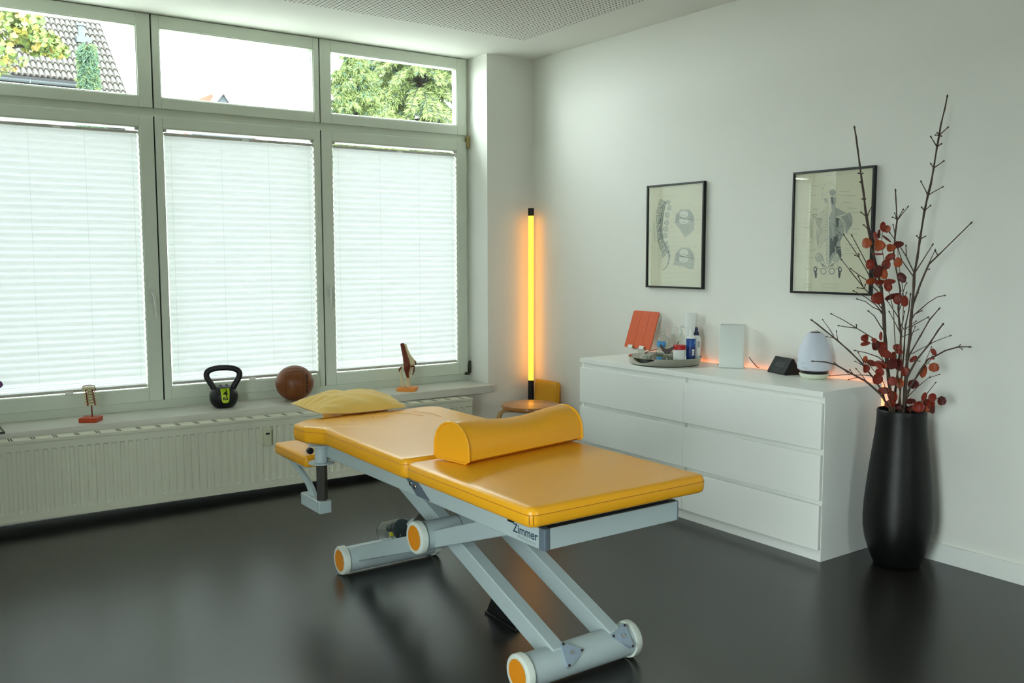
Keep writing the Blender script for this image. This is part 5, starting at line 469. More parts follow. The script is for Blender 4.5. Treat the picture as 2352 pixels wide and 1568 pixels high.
build('corner_cap', MB().prism(rpoly([(XR0-.001, YF+.024), (XR0+.004, YF-.001), (XR0+.024, YF-.001), (XR0+.024, YF+.024)], .003, 3), RZ0-.001, RZ1+.001), 'metaldk', T)
build('corner_cap', MB().box(XR1-.003, XR1+.002, YF-.001, YF+.024, RZ0-.001, RZ1+.001), 'metaldk', T, bevel=.001)
build('rail_gap_shade', MB().box(XR0+.026, XR1-.006, YF+.004, YF+.026, RZ1, RZ1+.004).box(XR0+.004, XR0+.026, YF+.024, YH, RZ1, RZ1+.003).box(XR0+.03, XR1-.03, YF+.01, YF+.03, RZ1, .604), 'black', T)  # black filler stands in for the shaded gap above the rails
build('cushion_board', MB().box(-2.29, -1.79, -3.186, -2.575, .603, .620), 'whitein', T, bevel=.002)
build('cushion_board', MB().box(-2.30, -1.79, -2.50, -1.62, .588, .611), 'metal', T, bevel=.002)
for xx in (-2.14, -2.0): build('headrest_bracket', MB().box(xx, xx+.04, -1.72, -1.33, .575, .601), 'metal', T, bevel=.002)
# hinge plate where the two cushions meet
_b = MB().prism([(-2.345, .600), (-2.425, .600), (-2.545, .5285), (-2.462, .5285)], XR0-.006, XR0-.0005, 'x')
_b2 = build('hinge_plate', _b, 'metaldk', T, bevel=.001)
for yy, zz in ((-2.425, .566), (-2.455, .561)): build('screw', MB().cyl((XR0-.006, yy, zz), (XR0-.012, yy, zz), .0085, n=14), 'chrome', _b2, bevel=.002)
# black clip and lettering on the rail
build('clip', MB().box(XR0-.014, XR0+.01, -3.03, -2.93, .583, .592).box(XR0-.012, XR0-.001, -3.045, -3.02, .574, .588), 'black', T, bevel=.002)
build('lettering', text_mb('Zimmer', .0375, (XR0-.0008, -3.095, .5450), (0, -1, 0), (0, 0, 1), bold=.0005), 'logo', T, smooth=False)
build('lettering', text_mb('MedizinSysteme', .0140, (XR0-.0008, -3.105, .5315), (0, -1, 0), (0, 0, 1)), 'logol', T, smooth=False)
# rollers
def roller(y, z, x0=-2.235, x1=-1.80, r=.0545):
    rl = build('roller', MB().cyl((x0, y, z), (x1, y, z), r, n=40), 'metal', T)
    for xa, xb, s in ((x0-.022, x0+.006, -1), (x1-.006, x1+.022, 1)):
        o = xa if s < 0 else xb; i = xb if s < 0 else xa
        prof = [(i, .0555), (i, .061), (o-s*.006, .0615), (o-s*.0015, .0585), (o, .053), (o, .047), (o-s*.003, .046)]
        g = MB().loft([[(px, y+pr*math.cos(2*PI*j/40), z+pr*math.sin(2*PI*j/40)) for j in range(40)] for px, pr in prof])
        rg = build('end_ring', g, 'ring', rl, angle=50)
        build('end_cap', MB().cyl((o-s*.004, y, z), (o-s*.001, y, z), .0458, n=36), 'capor', rl)
    return rl
r_front = roller(-2.970, .0625); r_mid = roller(-2.320, .330); r_rear = roller(-1.662, .0625)
for xx in (-2.075, -1.93): build('joint_line', MB().cyl((xx, -2.32, .33), (xx+.002, -2.32, .33), .0552, n=36), 'steel', r_mid)
def arm(p0, p1, x, wx=.026, h=.034):
    a, b = Vector((x, *p0)), Vector((x, *p1)); t = (b-a).normalized(); n = Vector((0, -t.z, t.y))
    if n.z < 0: n = -n
    build('scissor_arm', MB().obox((a+b)/2, Vector((wx, 0, 0)), t*((b-a).length/2), n*h), 'metal', T, bevel=.004)
for x in (-2.108, -1.872):
    arm((-2.985, .085), (-1.74, .548), x)
for x in (-2.170, -1.812):
    arm((-1.648, .072), (-2.99, .548), x, .024, .031)
# triangular bolt plates on the front roller
for x in (-2.070, -1.858):
    nrm = Vector((0, -math.cos(math.radians(38)), math.sin(math.radians(38)))); up = Vector((0, math.sin(math.radians(38)), math.cos(math.radians(38)))); ux = Vector((1, 0, 0))
    c = Vector((x, -2.970, .0625))+nrm*.0565
    sgn = 1 if x < -2 else -1
    tri = rpoly([(-.040*sgn, -.044), (.046*sgn, .0), (-.030*sgn, .046)] if sgn > 0 else [(.028, -.048), (.031, .044), (-.046, .014)], .008, 4)
    pl_ = MB().loft([[c+ux*p[0]+up*p[1]+nrm*h for p in tri] for h in (-.010, .003)])
    bp_ = build('bolt_plate', pl_, 'platem', T, angle=30)
    for q in ([(-.032*sgn, -.032), (.035*sgn, .0), (-.024*sgn, .035)] if sgn > 0 else [(.023, -.037), (.025, .034), (-.036, .012)]):
        cc = c+ux*q[0]+up*q[1]; build('screw', MB().cyl(cc+nrm*.003, cc+nrm*.006, .0045, n=10), 'steel', bp_)
    cc = c+ux*(-.003*sgn)+up*.004; build('screw', MB().cyl(cc+nrm*.003, cc+nrm*.007, .0085, .007, n=6), 'chrome', bp_)
# lifting drive between the rear arms
ax0, ax1 = Vector((-2.045, -1.70, .165)), Vector((-2.045, -1.93, .235)); t = (ax1-ax0).normalized()
def along(k): return ax0+t*k
hs = MB().tube([along(-.055), along(-.05), along(-.03), along(0), along(.14), along(.15)], [.008, .026, .040, .045, .047, .047], 28, caps=True)
mh = build('motor_housing', hs, 'clear', T)
tag(mh, 'clear plastic drive housing with wiring inside')
build('motor', MB().cyl(along(.03)+Vector((-.005, 0, .012)), along(.07)+Vector((-.005, 0, .012)), .018, n=18), 'motor', mh, bevel=.003)
build('motor', MB().cyl(along(.085)+Vector((.006, 0, .016)), along(.125)+Vector((.006, 0, .016)), .018, n=18), 'motor', mh, bevel=.003)
build('motor_flange', MB().cyl(along(.132), along(.148), .043, n=28), 'motor', mh, bevel=.002)
rnd = random.Random(3); wr = MB()
for k in range(9):
    p = along(.03+.012*k)+Vector((-.02+rnd.uniform(-.008, .008), 0, -.016+rnd.uniform(-.006, .006)))
    wr.tube([p, p+Vector((-.006, -.012, .012)), p+Vector((.004, -.024, .002)), p+Vector((.0, -.03, -.008))], .0022, 6)
build('wiring', wr, 'wire', mh)
build('connector', MB().obox(along(.095)+Vector((-.028, 0, -.014)), (.006, 0, 0), t*.009, (0, .002, .009)), 'yellowp', mh, bevel=.001)
build('actuator', MB().obox((-2.045, -2.045, .318), (.017, 0, 0), (0, -.105, .085), (0, .013, .016)), 'steel', T, bevel=.002)
build('actuator_clevis', MB().obox((-2.045, -1.955, .246), (.024, 0, 0), (0, -.022, .016), (0, .018, .024)), 'metal', T, bevel=.003)
build('cross_tube', MB().cyl((-2.13, -2.14, .398), (-1.85, -2.14, .398), .016, n=16), 'metal', T)
# black foot pedal behind the front left leg
pd = MB().prism([(-1.985, -2.375), (-1.925, -2.365), (-1.915, -2.42), (-1.945, -2.56), (-1.99, -2.59)][::-1], .0, .010)
pd.prism([(-2.375, .010), (-2.56, .010), (-2.55, .03), (-2.47, .105), (-2.43, .11)], -1.975, -1.945, 'x')
build('foot_pedal', pd, 'black', T, bevel=.002)
# lowered arm support on the left of the head end
px, py = -2.33, -1.668; s2 = .0215*math.sqrt(2)/1.2
post = MB().prism([(px-s2, py), (px, py-s2), (px+s2, py), (px, py+s2)], .30, .50)
build('support_post', post, 'steel', T, bevel=.002)
build('collar', MB().cyl((px, py, .50), (px, py, .575), .028, n=28), 'metal', T)
for zz in (.498, .574): build('collar_disc', MB().cyl((px, py, zz), (px, py, zz+.006), .054, n=36), 'metal', T, bevel=.001)
build('clamp_knob', MB().cyl((px-.03, py+.04, .545), (px-.028, py+.062, .545), .014, n=16), 'black', T, bevel=.003)
build('support_block', MB().box(px-.027, px+.027, -1.700, -1.50, .290, .342), 'metal', T, bevel=.003)
build('clamp_knob', MB().cyl((px, -1.50, .316), (px, -1.468, .316), .021, n=18), 'black', T, bevel=.004)
c0 = [(-1.60, .338), (-1.575, .37), (-1.52, .405), (-1.455, .428), (-1.40, .4475)]; ap = MB()
ap.loft([[(px-.006, y, z+.0) for y, z in c0]+[(px-.006, y+dy, z) for (y, z), dy in zip(reversed(c0), (.09, .09, .075, .065, .06))],
         [(px+.008, y, z+.0) for y, z in c0]+[(px+.008, y+dy, z) for (y, z), dy in zip(reversed(c0), (.09, .09, .075, .065, .06))]])
build('support_plate', ap, 'metal', T)
build('support_board', MB().box(px-.012, px+.075, -1.50, -1.25, .449, .455), 'metal', T, bevel=.001)
cushion('arm_cushion', rpoly(rect(-2.352, -2.235, -1.545, -1.185), .015, 4), .455, .508, .004, .012)
# ------------------------------------------------------------------ bolster
bo = thing('bolster', (-2.016, -2.615, .6810), 'half-round yellow vinyl bolster with piped ends on the table', 'cushion')
ang = math.radians(9.5); bc = Vector((-2.016, -2.600, .6815)); bx = Vector((math.cos(ang), math.sin(ang), 0)); by = Vector((-math.sin(ang), math.cos(ang), 0))
def dsec(u, hgt, wid=.086):
    pts = []
    for k in range(23):
        a = PI*k/22; pts.append(bc+bx*u+by*(-wid*math.cos(a)*(1 if abs(math.cos(a)) < .97 else .99))+Vector((0, 0, .012+(hgt-.012)*math.sin(a)**.72)))
    for k in range(1, 10):
        pts.append(bc+bx*u+by*(wid*(1-2*k/10))+Vector((0, 0, .002)))
    return pts
hs_ = [(-.279, .128), (-.270, .130), (-.22, .129), (-.15, .124), (-.07, .115), (0, .109), (.07, .109), (.14, .114), (.2, .121), (.25, .124), (.272, .123), (.281, .121)]
build('cover', MB().loft([dsec(u, h) for u, h in hs_]), 'vinyl', bo, angle=50)
for u, h in ((-.279, .128), (.281, .121)):
    build('piping', MB().tube(dsec(u, h+.001, .087), .0046, 8, closed=True), 'vinyl', bo)
# ------------------------------------------------------------------ pillow
pw = MB(); N = 36; x0, x1, y0, y1, pz = -2.318, -1.900, -1.640, -1.300, .690
for sgn in (1, -1):
    vs = []; fs = []
    for j in range(N+1):
        for i in range(N+1):
            u, v = 2*i/N-1, 2*j/N-1
            pin = 1-.10*(1-abs(v)**2)*abs(u)**3; pjn = 1-.10*(1-abs(u)**2)*abs(v)**3
            h = max(0, (1-u**4)*(1-v**4))**.55*max(.25, 1-.25*(u*u+v*v))
            wr_ = math.sin(v*26+u*3)*.0050*abs(u)**1.5*(1.3 if u < 0 else .5)+math.sin(u*9+v*5+1)*.0055+math.sin((u+v)*15)*.002
            z = pz+sgn*(.066 if sgn > 0 else .016)*h+(wr_*h**.5 if sgn > 0 else 0)+.012*(1-h)*u*u*(u < 0)
            if sgn > 0: z -= .012*math.exp(-((u-.05)**2+(v-.25)**2)/.04)-.008*math.exp(-((u+.1)**2+(v-.7)**2)/.09)
            vs.append(((x0+x1)/2+(x1-x0)/2*u*pjn, (y0+y1)/2+(y1-y0)/2*v*pin, z))
    for j in range(N):
        for i in range(N): a = j*(N+1)+i; fs.append((a, a+1, a+N+2, a+N+1))
    pw.add(vs, fs)
tag(build('pillow', pw, 'linen', angle=80), 'mustard linen pillow lying on the head end of the table', 'pillow')
# ================================================================== DRESSER
DX0, DX1, DY1, DY0, DH = -.464, -.0215, -1.089, -2.753, .7657
D = thing('chest_of_drawers', ((DX0+DX1)/2, (DY0+DY1)/2, 0), 'long white six-drawer chest under the two framed prints', 'dresser')
build('top', MB().box(DX0, DX1, DY0, DY1, .7405, DH), 'white', D, bevel=.0015)
for y in (DY0, DY1-.018): build('side_panel', MB().box(DX0+.019, DX1, y, y+.018, 0, .7405), 'white', D, bevel=.001)
build('back_panel', MB().box(DX1-.006, DX1-.001, DY0+.018, DY1-.018, .03, .7405), 'whitein', D)
ym = (DY0+DY1)/2
build('divider', MB().box(DX0+.024, DX1-.006, ym-.009, ym+.009, .05, .7405), 'whitein', D)
build('plinth', MB().box(DX0+.021, DX0+.039, DY0+.018, DY1-.018, 0, .0520), 'white', D, bevel=.001)
DR = [(.4985+.010, .7125), (.279, .4835), (.0545, .2560)]
for z0, z1 in DR:
    for a, b in ((DY0+.002, ym-.0012), (ym+.0012, DY1-.002)):
        d = build('drawer', MB().box(DX0, DX0+.018, a, b, z0, z1), 'white', D, bevel=.0015)
        build('drawer_box', MB().box(DX0+.018, DX0+.40, a+.022, b-.022, z0+.02, z1-.045), 'whitein', d)
for z in (.728, .4895+.006, .2650):
    build('rail', MB().box(DX0+.026, DX0+.045, DY0+.018, DY1-.018, z-.030, z+.012), 'white', D)
# orange light strip along the back edge of the chest
ls = MB().box(-.0205, -.0175, DY0+.02, DY1-.02, .735, .750).box(-.0205, -.0175, DY0+.001, DY0+.02, .40, .750)
tag(build('light_strip', ls, 'led'), 'glowing orange light strip stuck behind the white chest', 'light strip')
# ------------------------------------------------------------------ framed prints
def framed(y, F_, S_, label):
    z = 1.471; hw, hh = .228, .3005
    t = thing('framed_print', (0, y, z-hh), label, 'picture', 'anatomy prints on the right wall')
    fb = MB(); wd = .0105
    fb.box(-.0225, -.001, y-hw, y-hw+wd, z-hh, z+hh); fb.box(-.0225, -.001, y+hw-wd, y+hw, z-hh, z+hh)
    fb.box(-.0225, -.001, y-hw+wd, y+hw-wd, z-hh, z-hh+wd); fb.box(-.0225, -.001, y-hw+wd, y+hw-wd, z+hh-wd, z+hh)
    build('frame', fb, 'pframe', t, bevel=.001)
    pp = build('paper', MB().box(-.012, -.004, y-hw+wd, y+hw-wd, z-hh+wd, z+hh-wd), 'paper', t, smooth=False)
    build('glazing', MB().box(-.0175, -.0160, y-hw+wd, y+hw-wd, z-hh+wd, z+hh-wd), 'pictglass', t, smooth=False)
    inks = [MB(), MB(), MB(), MB()]; dx = [0]
    def nx(): dx[0] += 1; return -.01215-dx[0]*4e-6
    def P3(p, x): return (x, y-p[0], z+p[1])
    for tone, pts in F_:
        x = nx(); inks[tone].add([P3(p, x) for p in pts], [tuple(range(len(pts)))])
    for tone, wdt, pts in S_:
        x = nx(); V = [Vector(p) for p in pts]; k = len(V); l = []; r = []
        for i in range(k):
            tt = (V[min(i+1, k-1)]-V[max(i-1, 0)])
            if tt.length < 1e-6: tt = Vector((1, 0))
            tt.normalize(); nn = Vector((-tt.y, tt.x))*wdt/2
            l.append(P3(V[i]+nn, x)); r.append(P3(V[i]-nn, x))
        inks[tone].add(l+r, [(i, i+1, k+i+1, k+i) for i in range(k-1)])
    for i, m_ in enumerate(inks):
        if m_.v: tag(build('engraving', m_, 'ink%d' % i, pp, smooth=False), kind='stuff')
    return t, pp
f1, p1 = framed(-1.397, P1F, P1S, 'black framed print of a curved spine and two vertebrae')
f2, p2 = framed(-2.448, P2F, P2S, 'black framed print of a human back, behind the twigs')
build('caption', text_mb('POSTERIOR  BACK', .0125, (-.0128, -2.448, 1.2145), (0, -1, 0), (0, 0, 1)), 'ink0', p2, smooth=False)
build('caption', text_mb('WITH  MUSCLES', .0115, (-.0128, -2.448, 1.1985), (0, -1, 0), (0, 0, 1)), 'ink0', p2, smooth=False)
build('caption', text_mb('HUMAN  ANATOMY', .0110, (-.0128, -2.455, 1.740), (0, -1, 0), (0, 0, 1)), 'ink0', p2, smooth=False)
# ------------------------------------------------------------------ on the chest
TZ = DH
tc_ = (-.265, -1.585)
tray = thing('round_tray', (*tc_, TZ), 'round polished steel tray holding bottles on the chest', 'tray')
build('tray_body', MB().lathe([(.002, .0045), (.176, .0045), (.184, .0065), (.197, .041), (.2005, .0435), (.203, .042), (.1995, .037), (.190, .006), (.184, .0025), (.002, .002)], (*tc_, TZ), 64, True, True), 'steelb', tray, angle=50)
build('rubber_foot', MB().lathe([(.165, .0), (.184, 0), (.1855, .0022), (.165, .0019)], (*tc_, TZ), 48), 'black', tray)
iz = TZ+.0047
def bottle(name, x, y, prof, m, label, cat, extra=(), z=None):
    z = iz if z is None else z
    t = thing(name, (x, y, z), label, cat)
    build('body', MB().lathe(prof, (x, y, z), 28), m, t, angle=40)
    for nm, pr, mm in extra: build(nm, MB().lathe(pr, (x, y, z), 24), mm, t, angle=40)
    return t
VX = Vector((.576, -.817, 0)); VN = Vector((-.70, -.71, 0))   # across / towards the viewer side of the room
def wrap(x, y, z, r, a0, a1, z0, z1, n=10):
    mb = MB(); b = math.atan2(VN.y, VN.x)
    A = [b+math.radians(a0+(a1-a0)*i/n) for i in range(n+1)]
    return mb.add([(x+r*math.cos(a), y+r*math.sin(a), z+zz) for zz in (z0, z1) for a in A], [(i, i+1, n+2+i, n+1+i) for i in range(n)])
j = bottle('cream_jar', -.242, -1.671, [(.001, 0), (.031, 0), (.033, .004), (.033, .078), (.030, .082), (.001, .082)], 'wplast', 'white jar with a red screw lid at the front of the tray', 'jar',
   [('lid', [(.001, .080), (.0345, .080), (.035, .083), (.035, .101), (.033, .104), (.001, .104)], 'redlid')])
b_ = bottle('blue_bottle', -.176, -1.692, [(.001, 0), (.024, 0), (.0255, .003), (.0255, .134), (.0235, .138), (.001, .138)], 'bluedk', 'blue pump bottle with a white cap in the tray', 'bottle',
   [('shoulder', [(.001, .137), (.0235, .137), (.024, .140), (.022, .146), (.013, .149), (.001, .149)], 'wplast'), ('cap', [(.001, .148), (.011, .148), (.0115, .160), (.0095, .163), (.009, .186), (.006, .188), (.001, .188)], 'wplast')])
build('label', wrap(-.176, -1.692, iz, .0258, -85, 95, .092, .134), 'blue', b_)
for k, (a, z0, z1) in enumerate(((30, .050, .058), (30, .061, .068), (30, .070, .080))):
    build('lettering', wrap(-.176, -1.692, iz, .0260, a-14, a+18, z0, z1, 5), 'wplast', b_)
build('lettering', wrap(-.176, -1.692, iz, .0260, 14, 50, .0435, .0455, 5), 'wplast', b_); build('lettering', wrap(-.176, -1.692, iz, .0260, 40, 60, .110, .122, 4), 'bluel', b_)
for k in range(4): build('lettering', wrap(-.176, -1.692, iz, .0260, -68, -50+k*2, .04+.022*k, .043+.022*k, 3), 'bluel', b_)
s_ = bottle('spray_bottle', -.108, -1.668, [(.001, 0), (.023, 0), (.0245, .003), (.0245, .132), (.021, .142), (.0155, .146), (.001, .147)], 'wplast', 'white spray bottle with a navy pump top in the tray', 'bottle',
   [('collar', [(.001, .147), (.0155, .147), (.0155, .150), (.001, .150)], 'wplast'), ('sprayer', [(.001, .149), (.0145, .149), (.0145, .165), (.010, .169), (.0085, .186), (.0075, .194), (.001, .195)], 'navy')])
build('lettering', wrap(-.108, -1.668, iz, .0248, 18, 48, .085, .118, 5), 'greytxt', s_)
build('nozzle', MB().cyl(Vector((-.108, -1.668, iz+.186)), Vector((-.108, -1.668, iz+.186))+VN*.014, .004, n=8), 'navy', s_)
c_ = bottle('gel_bottle', -.262, -1.566, [(.001, 0), (.033, 0), (.036, .004), (.036, .115), (.033, .130), (.024, .143), (.015, .149), (.014, .153), (.001, .153)], 'clear', 'clear gel bottle with blue labels beside the dark scraper', 'bottle',
   [('liquid', [(.001, .004), (.033, .004), (.033, .105), (.001, .105)], 'clear'), ('cap', [(.001, .153), (.0155, .153), (.0155, .172), (.0145, .174), (.001, .174)], 'clear')])
build('label', wrap(-.262, -1.566, iz, .0363, -70, 25, .088, .120), 'bluel', c_); build('label', wrap(-.262, -1.566, iz, .0363, -70, -5, .018, .034), 'bluel', c_)
for k in range(5): build('lettering', wrap(-.262, -1.566, iz, .0363, -62, 15-k*4, .050+.0075*k, .0525+.0075*k, 4), 'wplast', c_)
# dark horn scraper resting on a small glass pot
gx, gy = -.318, -1.655
pot = bottle('glass_pot', gx, gy, [(.001, 0), (.021, 0), (.022, .003), (.022, .046), (.020, .050), (.001, .050)], 'clear', 'small clear glass pot under the dark scraper', 'jar', [('lid', [(.001, .050), (.0225, .050), (.0225, .056), (.001, .056)], 'steelb')])
gs = MB(); up = Vector((0, 0, 1)); pr = [(-.041, .052), (-.036, .054), (-.015, .034), (0, .029), (.015, .034), (.034, .047), (.040, .044), (.030, .026), (.012, .002), (-.010, .002), (-.026, .018), (-.040, .042)]
g0 = Vector((gx, gy, iz+.056))
gs.loft([[g0+VX*p[0]+VN*h+up*p[1] for p in pr] for h in (-.004, .004)])
tag(build('scraper', gs, 'gua', bevel=.002), 'dark brown curved horn scraper standing on the glass pot', 'massage tool')
tw = MB().cyl((-.215, -1.60, iz+.002), (-.190, -1.612, iz+.118), .0022, n=8)
tag(build('steel_probe', tw, 'steel'), 'thin dark metal rod leaning beside the gel bottle', 'tool')
for (x, y, hh, lab) in ((-.150, -1.530, .150, 'clear pump bottle with a bent spout, left one behind the tray items'), (-.135, -1.578, .156, 'clear pump bottle with a bent spout, right one behind the tray items')):
    q = bottle('pump_bottle', x, y, [(.001, 0), (.022, 0), (.0235, .003), (.0235, hh-.02), (.013, hh-.004), (.009, hh), (.001, hh)], 'clear', lab, 'bottle', [('collar', [(.001, hh), (.0095, hh), (.0095, hh+.016), (.004, hh+.018), (.004, hh+.040), (.001, hh+.040)], 'frost')])
    build('spout', MB().tube([Vector((x, y, iz+hh+.038))-VX*.006, Vector((x, y, iz+hh+.041))+VX*.012, Vector((x, y, iz+hh+.028))+VX*.026], [.006, .0055, .003], 8), 'frost', q)
t = thing('paper_roll', (-.045, -1.565, TZ), 'tall white paper roll standing behind the tray', 'paper roll')
build('paper_wrap', MB().lathe([(.008, .0), (.0305, 0), (.031, .002), (.031, .268), (.0305, .270), (.008, .270)], (-.045, -1.565, TZ), 32, False, False), 'wplast', t)
build('core', MB().lathe([(.0082, .001), (.0082, .269)], (-.045, -1.565, TZ), 16, False, False), 'greytxt', t)
# tablet on its stand
t = thing('tablet', (-.15, -1.237, .8140), 'tablet in an orange folding cover leaning on a stand by the tray', 'tablet')
bl, br, tl_, tr_ = Vector((-.150, -1.128, .8155)), Vector((-.150, -1.347, .8155)), Vector((-.050, -1.103, 1.0285)), Vector((-.050, -1.321, 1.0285))
ux_ = (br-bl).normalized(); uy_ = ((tl_+tr_)/2-(bl+br)/2); hgt = uy_.length; uy_.normalize(); uy_ = (uy_-ux_*uy_.dot(ux_)*0).normalized(); un = ux_.cross(uy_).normalized()
W_ = .219
def slab(p2, h0, h1): return MB().loft([[bl+ux_*p[0]+uy_*p[1]+un*h for p in p2] for h in (h0, h1)])
rp = lambda a, b, c, d, r: rpoly(rect(a, b, c, d), r, 5)
build('device', slab(rp(.002, W_-.002, .002, hgt-.002, .010), -.012, -.003), 'steelb', t, angle=30)
cv_ = build('cover', slab(rp(0, W_, 0, hgt, .012), -.003, .003), 'tabor', t, angle=30)
for fx in (.34, .665): build('fold', slab(rect(W_*fx-.0015, W_*fx+.0015, .003, hgt-.003), .0028, .0034), 'taborl', cv_)
t = thing('tablet_stand', (-.10, -1.24, TZ), 'white folding stand with two hooks under the orange tablet', 'stand')
sb = MB()
pm = (bl+br)/2
for fx in (.28, .72):
    p = bl+ux_*(W_*fx)
    sb.obox(p+un*.000+uy_*-.004, ux_*.020, un*.016, uy_*.003); build('hook', sb, 'whitein', t, bevel=.002); 
    sb = MB().obox(p+un*.0135+uy_*.004, ux_*.020, un*.0025, uy_*.010); build('hook', sb, 'whitein', t, bevel=.002); sb = MB()
build('back_plate', MB().obox(pm+ux_*.0+uy_*.05+un*-.017, ux_*.06, un*.003, uy_*.058), 'whitein', t, bevel=.002)
build('neck', MB().obox(pm+uy_*.0+un*-.02+Vector((.012, 0, -.012)), ux_*.022, (.010, 0, -.026), (.004, 0, .002)), 'whitein', t, bevel=.002)
build('base_plate', MB().box(-.17, -.05, -1.32, -1.20, TZ, TZ+.006), 'whitein', t, bevel=.002)
cb = MB().tube([(-.165, -1.305, TZ+.012), (-.150, -1.33, TZ+.040), (-.10, -1.36, TZ+.052), (-.07, -1.40, TZ+.040), (-.06, -1.425, TZ+.004), (-.03, -1.45, TZ+.004), (-.010, -1.46, TZ+.004)], .0025, 6)
tag(build('charging_cable', cb, 'gua'), 'dark charging cable looping behind the tray', 'cable')
# frosted glass lamp
bx_, by_ = -.098, -1.915
t = thing('frosted_lamp', (bx_, by_, TZ), 'plain frosted glass block lamp in the middle of the chest', 'lamp')
ca = math.radians(38); e1 = Vector((math.cos(ca-PI/2), math.sin(ca-PI/2), 0)); e2 = Vector((-e1.y, e1.x, 0))
def sq(s, z, k=.01): return [Vector((bx_, by_, TZ+z))+e1*p[0]*1.08+e2*p[1]*.72 for p in rpoly(rect(-s, s, -s, s), k, 4)]
build('glass_shade', MB().loft([sq(.060, .002), sq(.060, .226), sq(.058, .228), sq(.054, .228), sq(.054, .02)], True, True), 'frost', t, angle=40)
build('lamp_foot', MB().loft([sq(.050, 0), sq(.050, .012)]), 'greytxt', t)
cb = MB().tube([(-.03, -1.975, TZ+.055), (-.022, -1.995, TZ+.028), (-.014, -2.02, TZ+.003), (-.012, -2.03, TZ+.003)], .0020, 6)
tag(build('lamp_cable', cb, 'black'), 'short black cable rising beside the frosted lamp', 'cable')
cb = MB().tube([(-.068, -1.79, TZ+.0025), (-.085, -1.835, TZ+.0025), (-.09, -1.855, TZ+.0025)], [.002, .004, .004], 8)
tag(build('cable_switch', cb, 'black'), 'small black cable end left of the frosted lamp', 'cable')
# triangular clock
c3 = [Vector((-.081, -2.152, TZ)), Vector((-.152, -2.293, TZ)), Vector((-.054, -2.301, TZ))]
ax_ = Vector((-.085, -.141, 0)).normalized(); pz = Vector((.141, -.085, 0)).normalized()*-1
if pz.x > 0: pz = -pz
o0 = Vector((-.105, -2.155, TZ)); Lc = .150
cc_ = lambda u, d, z: o0+Vector((-.30, -.954, 0)).normalized()*u+Vector((.954, -.30, 0)).normalized()*d+Vector((0, 0, z))
t = thing('desk_clock', (-.105, -2.21, TZ), 'black triangular digital clock on the chest', 'clock')
tri = rpoly([(0, 0), (.104, 0), (.052, .086)], .005, 3)
build('clock_body', MB().loft([[cc_(u, p[0], p[1]) for p in tri] for u in (0, Lc)]), 'black', t, angle=30)
f0, fu = cc_(0, .0015, .004), (cc_(0, .0485, .081)-cc_(0, .0015, .004)); fn = Vector((-.954*.86, .30*.86, .52)).normalized(); fx_ = Vector((-.30, -.954, 0)).normalized()
build('clock_face', MB().obox(f0+fu*.5+fx_*Lc/2+fn*.0003, fx_*(Lc/2-.002), fu*.47, fn*.0012), 'clockface', t)
build('digits', text_mb('10:23', .036, f0+fu*.42+fx_*Lc*.48+fn*.0018, fx_, fu, bold=.0006), 'clockdig', t, smooth=False)
build('digits', text_mb('24  Oct', .013, f0+fu*.17+fx_*Lc*.40+fn*.0018, fx_, fu), 'clockdig', t, smooth=False)
cb = MB().tube([cc_(Lc*.8, .100, .012), cc_(Lc*.9, .112, .035), cc_(Lc*1.02, .118, .032), cc_(Lc*1.08, .112, .008)], .0018, 6)
tag(build('clock_cable', cb, 'black'), 'thin black cable curling out behind the triangular clock', 'cable')
# egg-shaped diffuser
ex, ey = -.108, -2.444
t = thing('aroma_diffuser', (ex, ey, TZ), 'pale egg-shaped diffuser on a white foot beside the twigs', 'diffuser')
build('foot', MB().lathe([(.001, .0), (.052, 0), (.062, .006), (.071, .020), (.0715, .024), (.066, .026), (.001, .026)], (ex, ey, TZ), 40), 'eggbase', t, angle=50)
build('vent_ring', MB().lathe([(.001, .024), (.062, .024), (.066, .034), (.066, .044), (.001, .044)], (ex, ey, TZ), 40), 'black', t)
build('shell', MB().lathe([(.001, .040), (.070, .040), (.0795, .046), (.0815, .062), (.081, .085), (.0775, .115), (.071, .145), (.062, .172), (.050, .197), (.037, .215), (.030, .221), (.026, .222), (.001, .2215)], (ex, ey, TZ), 48), 'egg', t, angle=50)
build('mist_cap', MB().lathe([(.001, .2205), (.0245, .2205), (.0235, .2245), (.016, .226), (.001, .226)], (ex, ey, TZ), 24), 'black', t)
build('mist_nozzle', MB().lathe([(.001, .225), (.012, .225), (.011, .231), (.006, .233), (.001, .233)], (ex+.004, ey-.004, TZ), 16), 'chrome', t)
eb = math.atan2(-2.7, -3.75)
def ewr(a0, a1, z0, z1, r): 
    A = [eb+math.radians(a0+(a1-a0)*i/5) for i in range(6)]
    return MB().add([(ex+r*math.cos(a), ey+r*math.sin(a), TZ+z) for z in (z0, z1) for a in A], [(i, i+1, 7+i, 6+i) for i in range(5)])
build('lettering', ewr(-50, -33, .0765, .0785, .0819), 'greytxt', t); build('lettering', ewr(-40, -22, .0545, .0570, .0818), 'greytxt', t)
